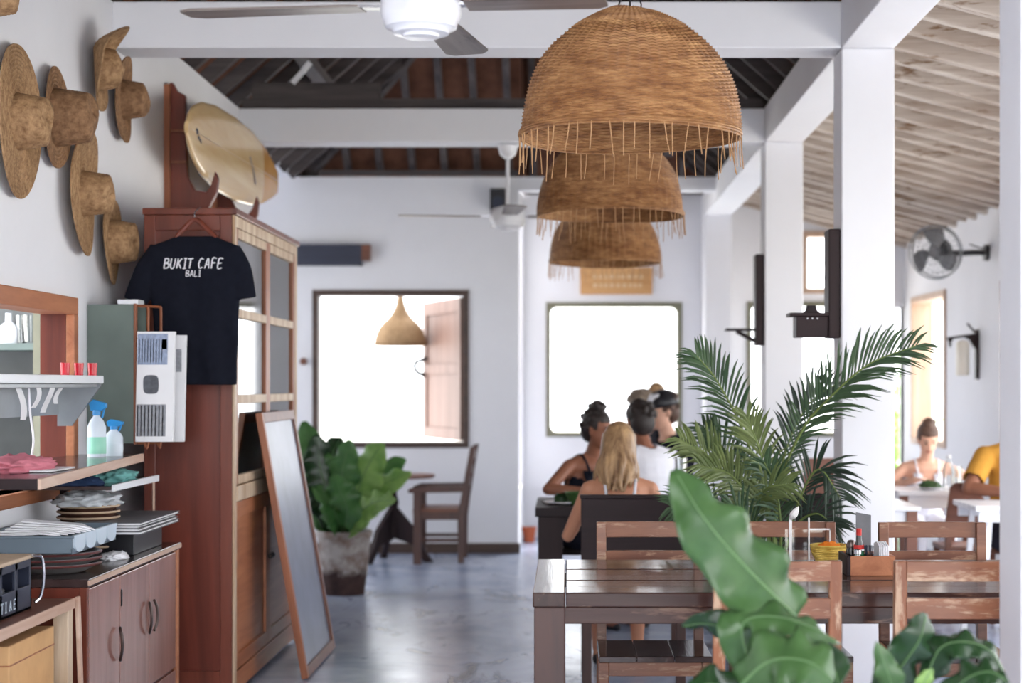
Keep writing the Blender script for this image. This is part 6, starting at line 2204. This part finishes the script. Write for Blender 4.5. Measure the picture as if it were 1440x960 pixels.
# shrubs outside the far doorway
for si, (sx_, sy_, h) in enumerate(((PX(1268, 17.3), 17.3, 1.75), (PX(1282, 18.4), 18.4, 1.5))):
    rt = thing('garden_shrub', ['sunlit shrub seen through the far doorway', 'paler shrub standing behind the one in the far doorway'][si], 'shrub', (sx_, sy_, -0.14))
    mb = MB()
    rnd = random.Random(40 + si)
    for k in range(420):
        a, u = rnd.uniform(0, 2 * PI), rnd.random()
        z = 0.25 + (h - 0.25) * u
        r = 0.34 * math.sqrt(rnd.random()) * (1 - 0.4 * u)
        q = Vector((r * math.cos(a), r * math.sin(a), z))
        d = Vector((math.cos(a) + rnd.uniform(-.6, .6), math.sin(a) + rnd.uniform(-.6, .6), rnd.uniform(-0.2, 0.8))).normalized()
        s = d.cross(Vector((rnd.uniform(-1, 1), rnd.uniform(-1, 1), 1))).normalized()
        l, w = rnd.uniform(0.09, 0.16), rnd.uniform(0.025, 0.045)
        mb.add([q, q + d * l * 0.5 + s * w, q + d * l, q + d * l * 0.5 - s * w], [(0, 1, 2, 3)])
    mb.build('foliage', M['foliage'], rt, local=True)['kind'] = 'stuff'
    for k in range(5):
        a = 2 * PI * k / 5
        MB().tube(catmull([(0.03 * math.cos(a), 0.03 * math.sin(a), 0), (0.08 * math.cos(a), 0.08 * math.sin(a), h * 0.4), (0.2 * math.cos(a), 0.2 * math.sin(a), h * 0.85)], 8), 0.012, 6).build('stem', M['stem'], rt, local=True)
# ------------------------------------------------------------ people


def rotz(a):
    return Matrix.Rotation(a, 3, 'Z')


def add_hand(mb, wrist, d, palm_n, s=1.0, curl=0.5, side=1):
    """palm, four fingers of different length and a thumb off the palm's side"""
    d = vec(d).normalized()
    n = vec(palm_n)
    n = (n - d * n.dot(d)).normalized()
    w = d.cross(n).normalized() * side
    p = vec(wrist)
    k = p + d * 0.085 * s
    for o in (-0.028, -0.010, 0.010, 0.028):
        mb.cap(p + d * 0.012 * s + w * o * 0.7 * s, k + w * o * s, 0.014 * s, 0.012 * s)
    for o, l in ((-0.030, 0.058), (-0.010, 0.074), (0.010, 0.080), (0.030, 0.070)):
        a = k + w * o * s
        m = a + (d * math.cos(curl * 0.6) + n * math.sin(curl * 0.6)) * l * 0.5 * s
        e = m + (d * math.cos(curl * 1.7) + n * math.sin(curl * 1.7)) * l * 0.5 * s
        mb.cap(a, m, 0.0095 * s, 0.0088 * s)
        mb.cap(m, e, 0.0088 * s, 0.0075 * s)
    a = p + d * 0.03 * s + w * 0.032 * s
    m = a + (d * 0.6 + w * 0.7 + n * 0.3).normalized() * 0.040 * s
    e = m + (d * 0.9 + w * 0.2 + n * 0.4).normalized() * 0.032 * s
    mb.cap(a, m, 0.0125 * s, 0.0105 * s)
    mb.cap(m, e, 0.0105 * s, 0.0085 * s)


def person(label, loc, face, skin, top, top_kind, bottom, hair, hair_kind, lean=0.12, head_turn=0.0, nod=0.0, scale=1.0,
           arms=None, seat=0.45, fem=True, extra=None, bottom_kind='long'):
    """seated figure. local frame: +Y forward, +X its right-hand side mirrored by sign, z up from the floor"""
    rt = thing('person', label, 'person', loc, face)
    s = scale
    P = {}
    hip = Vector((0, 0, seat + 0.085))
    up = Vector((0, math.sin(lean), math.cos(lean)))
    fw = Vector((0, math.cos(lean), -math.sin(lean)))
    waist = hip + up * 0.17 * s
    chest = hip + up * 0.36 * s
    neck0 = hip + up * 0.49 * s
    sh_w = (0.165 if fem else 0.19) * s
    neck1 = neck0 + (up * 0.85 + Vector((0, 0.35, 0.3))).normalized() * 0.085 * s
    hd = neck1 + Vector((0, 0.02 * s, 0.095 * s))
    HR = Matrix.Rotation(head_turn, 3, 'Z') @ Matrix.Rotation(-nod, 3, 'X')

    def H(x, y, z):
        return hd + HR @ Vector((x * s, y * s, z * s))

    def torso(mb, g):
        mb.sphere(hip + up * 0.01, ((0.165 if fem else 0.16) * s + g, 0.115 * s + g, 0.12 * s + g))
        for t in range(9):
            u = t / 8
            p = hip.lerp(chest + up * 0.06, u)
            wx = (0.155 - 0.045 * math.sin(PI * min(1, u * 1.25)) if fem else 0.15 - 0.005 * math.sin(PI * u)) * s + (0.012 if u > 0.6 else 0)
            mb.sphere(p, (wx + g, 0.098 * s + g, 0.075 * s + g), 14, 9)
        mb.sphere(chest + up * 0.02, ((0.14 if fem else 0.165) * s + g, 0.105 * s + g, 0.11 * s + g))
        if fem:
            for q in (-1, 1):
                mb.sphere(chest - up * 0.01 + fw * 0.075 * s + Vector((q * 0.065 * s, 0, 0)), 0.058 * s + g)
        for q in (-1, 1):
            mb.cap(neck0 - up * 0.02 + Vector((q * 0.03, 0, 0)), neck0 - up * 0.055 * s + Vector((q * sh_w * 0.9, 0, 0)), 0.05 * s + g, 0.045 * s + g)
    body = MB()
    torso(body, 0)
    body.cap(neck0 - up * 0.03, neck1 + Vector((0, 0.005, 0.02)), 0.055 * s, 0.048 * s)
    # head
    for c, r in (((0, -0.01, 0.02), (0.074, 0.092, 0.092)), ((0, 0.02, -0.03), (0.062, 0.070, 0.082)), ((0, 0.045, -0.075), (0.040, 0.040, 0.035))):
        tmp = MB().sphere((0, 0, 0), tuple(x * s for x in r), 18, 12)
        body.add([H(*c) + HR @ Vector(v) for v in tmp.v], tmp.f)
    body.cap(H(0, 0.085, 0.0), H(0, 0.108, -0.035), 0.009 * s, 0.014 * s)
    for q in (-1, 1):
        body.cap(H(q * 0.074, -0.005, 0.012), H(q * 0.072, -0.002, -0.025), 0.013 * s, 0.010 * s)
        body.cap(H(q * 0.03, 0.072, 0.026), H(q * 0.012, 0.084, 0.024), 0.010 * s)
    # legs
    kn, an = {}, {}
    for q in (-1, 1):
        h = hip + Vector((q * 0.085 * s, 0.02, -0.02))
        k = Vector((q * 0.11 * s, 0.44 * s, seat + 0.05))
        a = Vector((q * 0.11 * s, 0.40 * s, 0.08))
        kn[q], an[q] = k, a
        body.cap(h, k, 0.085 * s, 0.058 * s)
        body.cap(k, k.lerp(a, 0.35) + Vector((0, -0.015, 0)), 0.056 * s, 0.054 * s)
        body.cap(k.lerp(a, 0.35) + Vector((0, -0.015, 0)), a, 0.052 * s, 0.034 * s)
        body.cap(a + Vector((0, -0.02, -0.04)), a + Vector((0, 0.13 * s, -0.055)), 0.034 * s, 0.024 * s)
    # arms
    el, wr, shd = {}, {}, {}
    for q in (-1, 1):
        sp = neck0 - up * 0.06 * s + Vector((q * sh_w, 0, 0))
        e, w, hd_dir, pn = arms[q]
        e, w = vec(e), vec(w)
        shd[q], el[q], wr[q] = sp, e, w
        body.cap(sp, e, 0.045 * s if fem else 0.052 * s, 0.035 * s if fem else 0.042 * s)
        body.cap(e, e.lerp(w, 0.3), 0.036 * s, 0.037 * s)
        body.cap(e.lerp(w, 0.3), w, 0.036 * s, 0.024 * s)
        add_hand(body, w, hd_dir, pn, s * 0.95, 0.55, q)
    me = voxel(body, 'body', 0.0085, 2)
    link('body', me, M[skin], rt, local=True)
    # clothes
    tp = MB()
    torso(tp, 0.010)
    if top_kind == 'tee':
        for q in (-1, 1):
            tp.cap(shd[q], shd[q].lerp(el[q], 0.72), 0.062 * s, 0.060 * s)
    cm = voxel(tp, 'top', 0.011, 2)
    zb = hip.z - 0.05
    nk = neck0.z

    def keep(c):
        if c.z < zb:
            return False
        if top_kind == 'cami':
            along = (c - hip).dot(up)
            lim = 0.375 * s - 0.10 * s * max(0, 1 - abs(abs(c.x) / (0.085 * s) - 1.0) * 1.2) * 0 + (0.05 * s if 0.045 * s < abs(c.x) < 0.11 * s and (c - hip).dot(fw) > 0 else 0)
            return along < lim and abs(c.x) < 0.16 * s
        if top_kind == 'tee':
            r = (Vector((c.x, c.y, 0)) - Vector((neck0.x, neck0.y + 0.01, 0))).length
            return not (r < 0.075 * s and c.z > nk - 0.02)
        return True
    cut_mesh(cm, keep)
    if top_kind == 'tee':
        def keep2(c):
            for q in (-1, 1):
                ax = (el[q] - shd[q])
                t = (c - shd[q]).dot(ax) / ax.length_squared
                if t > 0.74 and (c - (shd[q] + ax * t)).length < 0.09:
                    return False
            return True
        cut_mesh(cm, keep2)
    link('top', cm, M[top], rt, local=True, solid=0.004)
    if top_kind == 'cami':
        st_ = MB()
        for q in (-1, 1):
            f0 = chest + up * 0.045 * s + fw * 0.118 * s + Vector((q * 0.075 * s, 0, 0))
            f1_ = neck0 + up * 0.012 * s + Vector((q * 0.088 * s, 0.0, 0))
            f2_ = chest + up * 0.02 - fw * 0.125 * s + Vector((q * 0.075 * s, 0, 0))
            st_.tube(catmull([f0, f0.lerp(f1_, 0.6) + fw * 0.02, f1_, f1_.lerp(f2_, 0.5) - fw * 0.03, f2_], 18), 0.0075, 6)
        st_.build('strap', M[top], rt, smooth=True, local=True)
    bt = MB()
    bt.sphere(hip + up * 0.01, (0.172 * s, 0.124 * s, 0.125 * s))
    for q in (-1, 1):
        h = hip + Vector((q * 0.085 * s, 0.02, -0.02))
        bt.cap(h, kn[q].lerp(h, 0.0 if bottom_kind == 'long' else 0.45), 0.093 * s, 0.067 * s if bottom_kind == 'long' else 0.082 * s)
        if bottom_kind == 'long':
            bt.cap(kn[q], an[q] + Vector((0, 0, 0.02)), 0.066 * s, 0.046 * s)
    bm_ = voxel(bt, 'trousers', 0.012, 2)
    cut_mesh(bm_, lambda c: c.z < hip.z + 0.09 and c.z > 0.07)
    link('trousers' if bottom_kind == 'long' else 'shorts', bm_, M[bottom], rt, local=True, solid=0.003)
    # shoes
    for q in (-1, 1):
        a = an[q]
        MB().cap(a + Vector((0, -0.03, -0.05)), a + Vector((0, 0.14 * s, -0.058)), 0.03, 0.021).build('shoe', M['black'], rt, smooth=True, local=True)
    # face details
    for q in (-1, 1):
        MB().sphere(H(q * 0.029, 0.078, 0.012), 0.0085 * s, 10, 7).build('eye', M['eye'], rt, smooth=True, local=True)
        MB().cap(H(q * 0.016, 0.084, 0.034), H(q * 0.044, 0.076, 0.036), 0.0042 * s, 0.003 * s).build('eyebrow', M['hair_dark'] if hair != 'hair_blond' else M['hair_brown'], rt, smooth=True, local=True)
    MB().cap(H(-0.018, 0.084, -0.060), H(0.018, 0.084, -0.060), 0.0065 * s, 0.0065 * s).build('lips', M['lip'], rt, smooth=True, local=True)
    # hair
    hm = MB()

    def he(c, r):
        tmp = MB().sphere((0, 0, 0), tuple(x * s for x in r), 18, 12)
        hm.add([H(*c) + HR @ Vector(v) for v in tmp.v], tmp.f)
    he((0, -0.022, 0.038), (0.084, 0.095, 0.092))
    he((0, -0.045, -0.01), (0.078, 0.070, 0.085))
    rnd = random.Random(len(label))
    if hair_kind in ('bun', 'curlbun'):
        he((0.0, -0.035, 0.135 if hair_kind == 'curlbun' else 0.118), (0.050, 0.050, 0.045))
        for k in range(14):
            a = rnd.uniform(0, 2 * PI)
            r = 0.05 if hair_kind == 'curlbun' else 0.04
            he((r * math.cos(a), -0.035 + r * math.sin(a), (0.138 if hair_kind == 'curlbun' else 0.118) + rnd.uniform(-0.02, 0.02)), (0.017, 0.017, 0.017))
        he((0, -0.03, 0.095), (0.05, 0.05, 0.04))
        if hair_kind == 'curlbun':
            for k in range(30):
                a = rnd.uniform(0, 2 * PI)
                b = rnd.uniform(-0.4, 1.3)
                he((0.08 * math.cos(a) * math.cos(b), -0.03 + 0.085 * math.sin(a) * math.cos(b) - 0.01, 0.03 + 0.09 * math.sin(b)), (0.02, 0.02, 0.02))
    elif hair_kind == 'long':
        for k in range(46):
            a = PI + PI * (k / 45) if k % 2 else PI * 0.96 + PI * 1.08 * (k / 45)
            x, y = 0.078 * math.cos(a), 0.085 * math.sin(a) - 0.018
            l = rnd.uniform(0.20, 0.30)
            pts = [H(x, y, 0.05), H(x * 1.12, y * 1.1 - 0.005, -0.06), H(x * (1.15 + rnd.uniform(-.15, .35)) + rnd.uniform(-.012, .012), y * 1.1 - 0.01 + rnd.uniform(-.02, .01), -0.06 - l * 0.4), H(x * (0.95 + rnd.uniform(-.5, .4)) + rnd.uniform(-.012, .012), y * 0.95 - 0.015 + rnd.uniform(-.03, .015), -0.06 - l * 0.75)]
            cc = catmull(pts, 10)
            for i in range(10):
                hm.cap(cc[i], cc[i + 1], 0.0125 - 0.0007 * i, 0.0125 - 0.0007 * (i + 1))
        he((0.02, -0.075, 0.035), (0.05, 0.03, 0.05))
    elif hair_kind == 'short':
        for k in range(40):
            a = rnd.uniform(0, 2 * PI)
            b = rnd.uniform(-0.2, 1.4)
            he((0.078 * math.cos(a) * math.cos(b), -0.025 + 0.085 * math.sin(a) * math.cos(b) - 0.012, 0.03 + 0.092 * math.sin(b)), (0.018, 0.018, 0.015))
    hme = voxel(hm, 'hair', 0.006, 0 if hair_kind == 'long' else 1)
    inv = HR.transposed()

    def khair(c):
        l = inv @ (c - hd) / s
        return not (l.y > 0.035 and l.z < 0.060 and abs(l.x) < 0.075) and not (l.y > 0.01 and l.z < -0.02 and hair_kind != 'long')
    cut_mesh(hme, khair)
    link('hair', hme, M[hair], rt, local=True, solid=0.003)
    if extra == 'cap':
        cp = MB()
        tmp = MB().sphere((0, 0, 0), (0.092 * s, 0.105 * s, 0.085 * s), 24, 14)
        cp.add([H(0, -0.015, 0.055) + HR @ Vector(v) for v in tmp.v], tmp.f)
        cpm = cp.mesh('cap', True)
        cut_mesh(cpm, lambda c: (inv @ (c - hd)).z / s > 0.045)
        co = link('cap', cpm, M['black'], rt, local=True, solid=0.003)
        pn = MB().grid(lambda u, v: H(0.070 * math.sin((u - 0.5) * 1.7), -0.015 + 0.107 * math.cos((u - 0.5) * 1.7) * math.cos(v * 0.85), 0.058 + 0.088 * math.sin(v * 0.85)), 10, 6)
        pn.build('front_panel', M['print'], co, smooth=True, local=True, solid=0.002)
        br = MB().grid(lambda u, v: H(0.075 * math.sin((u - 0.5) * 2.2), 0.085 + 0.07 * v * math.cos((u - 0.5) * 2.2), 0.052 - 0.012 * v), 10, 5)
        br.build('brim', M['black'], co, smooth=True, local=True, solid=0.004)
    if extra == 'watch':
        w, e = wr[-1], el[-1]
        d = (w - e).normalized()
        MB().tube([w - d * 0.035, w - d * 0.005], 0.032, 14).build('wrist_band', M['black'], rt, smooth=True, local=True)
    return rt


def reach(ez, ey, ex, wy, wx, wz, hand=(0, 1, -0.1), pn=(0, 0, -1)):
    """mirrored pair of arms"""
    return {q: ((q * ex, ey, ez), (q * wx, wy, wz), (hand[0] * q, hand[1], hand[2]), pn) for q in (-1, 1)}


# blonde woman with her back to the camera
person('person with long blond hair and bare shoulders, back to the camera on the dark bench', (PX(872, 8.22), 8.22, -0.0), 0.0,
       'skin_a', 'cloth_white', 'cami', 'cloth_denim', 'hair_blond', 'long', lean=0.20, head_turn=-0.15, nod=0.30, scale=0.90, seat=0.43,
       arms=reach(0.66, 0.16, 0.25, 0.48, 0.17, 0.765), bottom_kind='short')
# woman with curly bun on the far side, turned to the right
person('person with a dark curly bun and black strappy top leaning on the group table', (PX(815, 10.18), 10.18, 0), PI + 0.62,
       'skin_b', 'cloth_black', 'cami', 'cloth_navy', 'hair_dark', 'curlbun', lean=0.28, head_turn=0.35, nod=0.25, scale=0.94,
       arms={1: ((0.37, 0.20, 0.80), (0.19, 0.38, 0.79), (-0.6, 0.7, 0.0), (0, 0, -1)), -1: ((-0.30, 0.12, 0.80), (-0.20, 0.36, 0.80), (0.3, 1, 0), (0, 0, -1))})
# man in the white shirt, turned away to the right
person('person in a white T-shirt with short dark hair, turned towards the group', (PX(928, 10.24), 10.24, 0), PI / 2 - 0.85,
       'skin_b', 'cloth_white', 'tee', 'cloth_navy', 'hair_dark', 'short', lean=0.26, head_turn=-0.2, nod=0.15, scale=1.0, fem=False,
       arms=reach(0.72, 0.16, 0.25, 0.40, 0.18, 0.80))
# person with the cap
person('person in a black shirt and black-and-white cap facing left behind the man in white', (PX(952, 11.45), 11.45, 0), PI / 2 + 0.5,
       'skin_c', 'cloth_black', 'tee', 'cloth_navy', 'hair_brown', 'short', lean=0.12, nod=0.2, scale=1.04, fem=False, extra='cap',
       arms=reach(0.70, 0.12, 0.25, 0.36, 0.16, 0.74))
person('person with ash-coloured hair half hidden behind the man in white', (PX(888, 12.0), 12.0, 0), -PI / 2,
       'skin_c', 'cloth_white', 'tee', 'cloth_navy', 'hair_grey', 'short', lean=0.1, scale=1.06, fem=False,
       arms=reach(0.70, 0.12, 0.24, 0.36, 0.16, 0.72))
person('person with sandy hair, farthest back behind the cap', (PX(934, 12.35), 12.35, 0), PI / 2,
       'skin_c', 'cloth_black', 'tee', 'cloth_navy', 'hair_blond', 'bun', lean=0.08, scale=1.07, fem=True,
       arms=reach(0.70, 0.12, 0.24, 0.36, 0.16, 0.72))
# woman in white in the right aisle
person('person with a brown bun and white strappy top looking down in the right aisle', (2.37, 11.40, 0), PI,
       'skin_c', 'cloth_white', 'cami', 'cloth_white', 'hair_brown', 'bun', lean=0.36, nod=0.55, scale=0.86, seat=0.42, extra='watch',
       arms={1: ((0.30, 0.16, 0.72), (0.13, 0.44, 0.79), (-0.5, 0.8, 0.1), (0, 0, -1)), -1: ((-0.30, 0.14, 0.78), (-0.33, 0.38, 0.86), (-0.3, 1, 0.1), (0, 0, -1))})
# person in the mustard shirt
person('person in a mustard shirt with forearm on the white table at the right edge', (2.66, 10.14, 0), PI,
       'skin_b', 'cloth_yellow', 'tee', 'cloth_navy', 'hair_dark', 'short', lean=0.24, nod=0.3, scale=1.06, fem=False,
       arms={1: ((0.33, 0.26, 0.80), (0.10, 0.46, 0.785), (-1, 0.25, 0.0), (0, 0, -1)), -1: ((-0.30, 0.22, 0.80), (-0.08, 0.44, 0.79), (1, 0.3, 0), (0, 0, -1))})
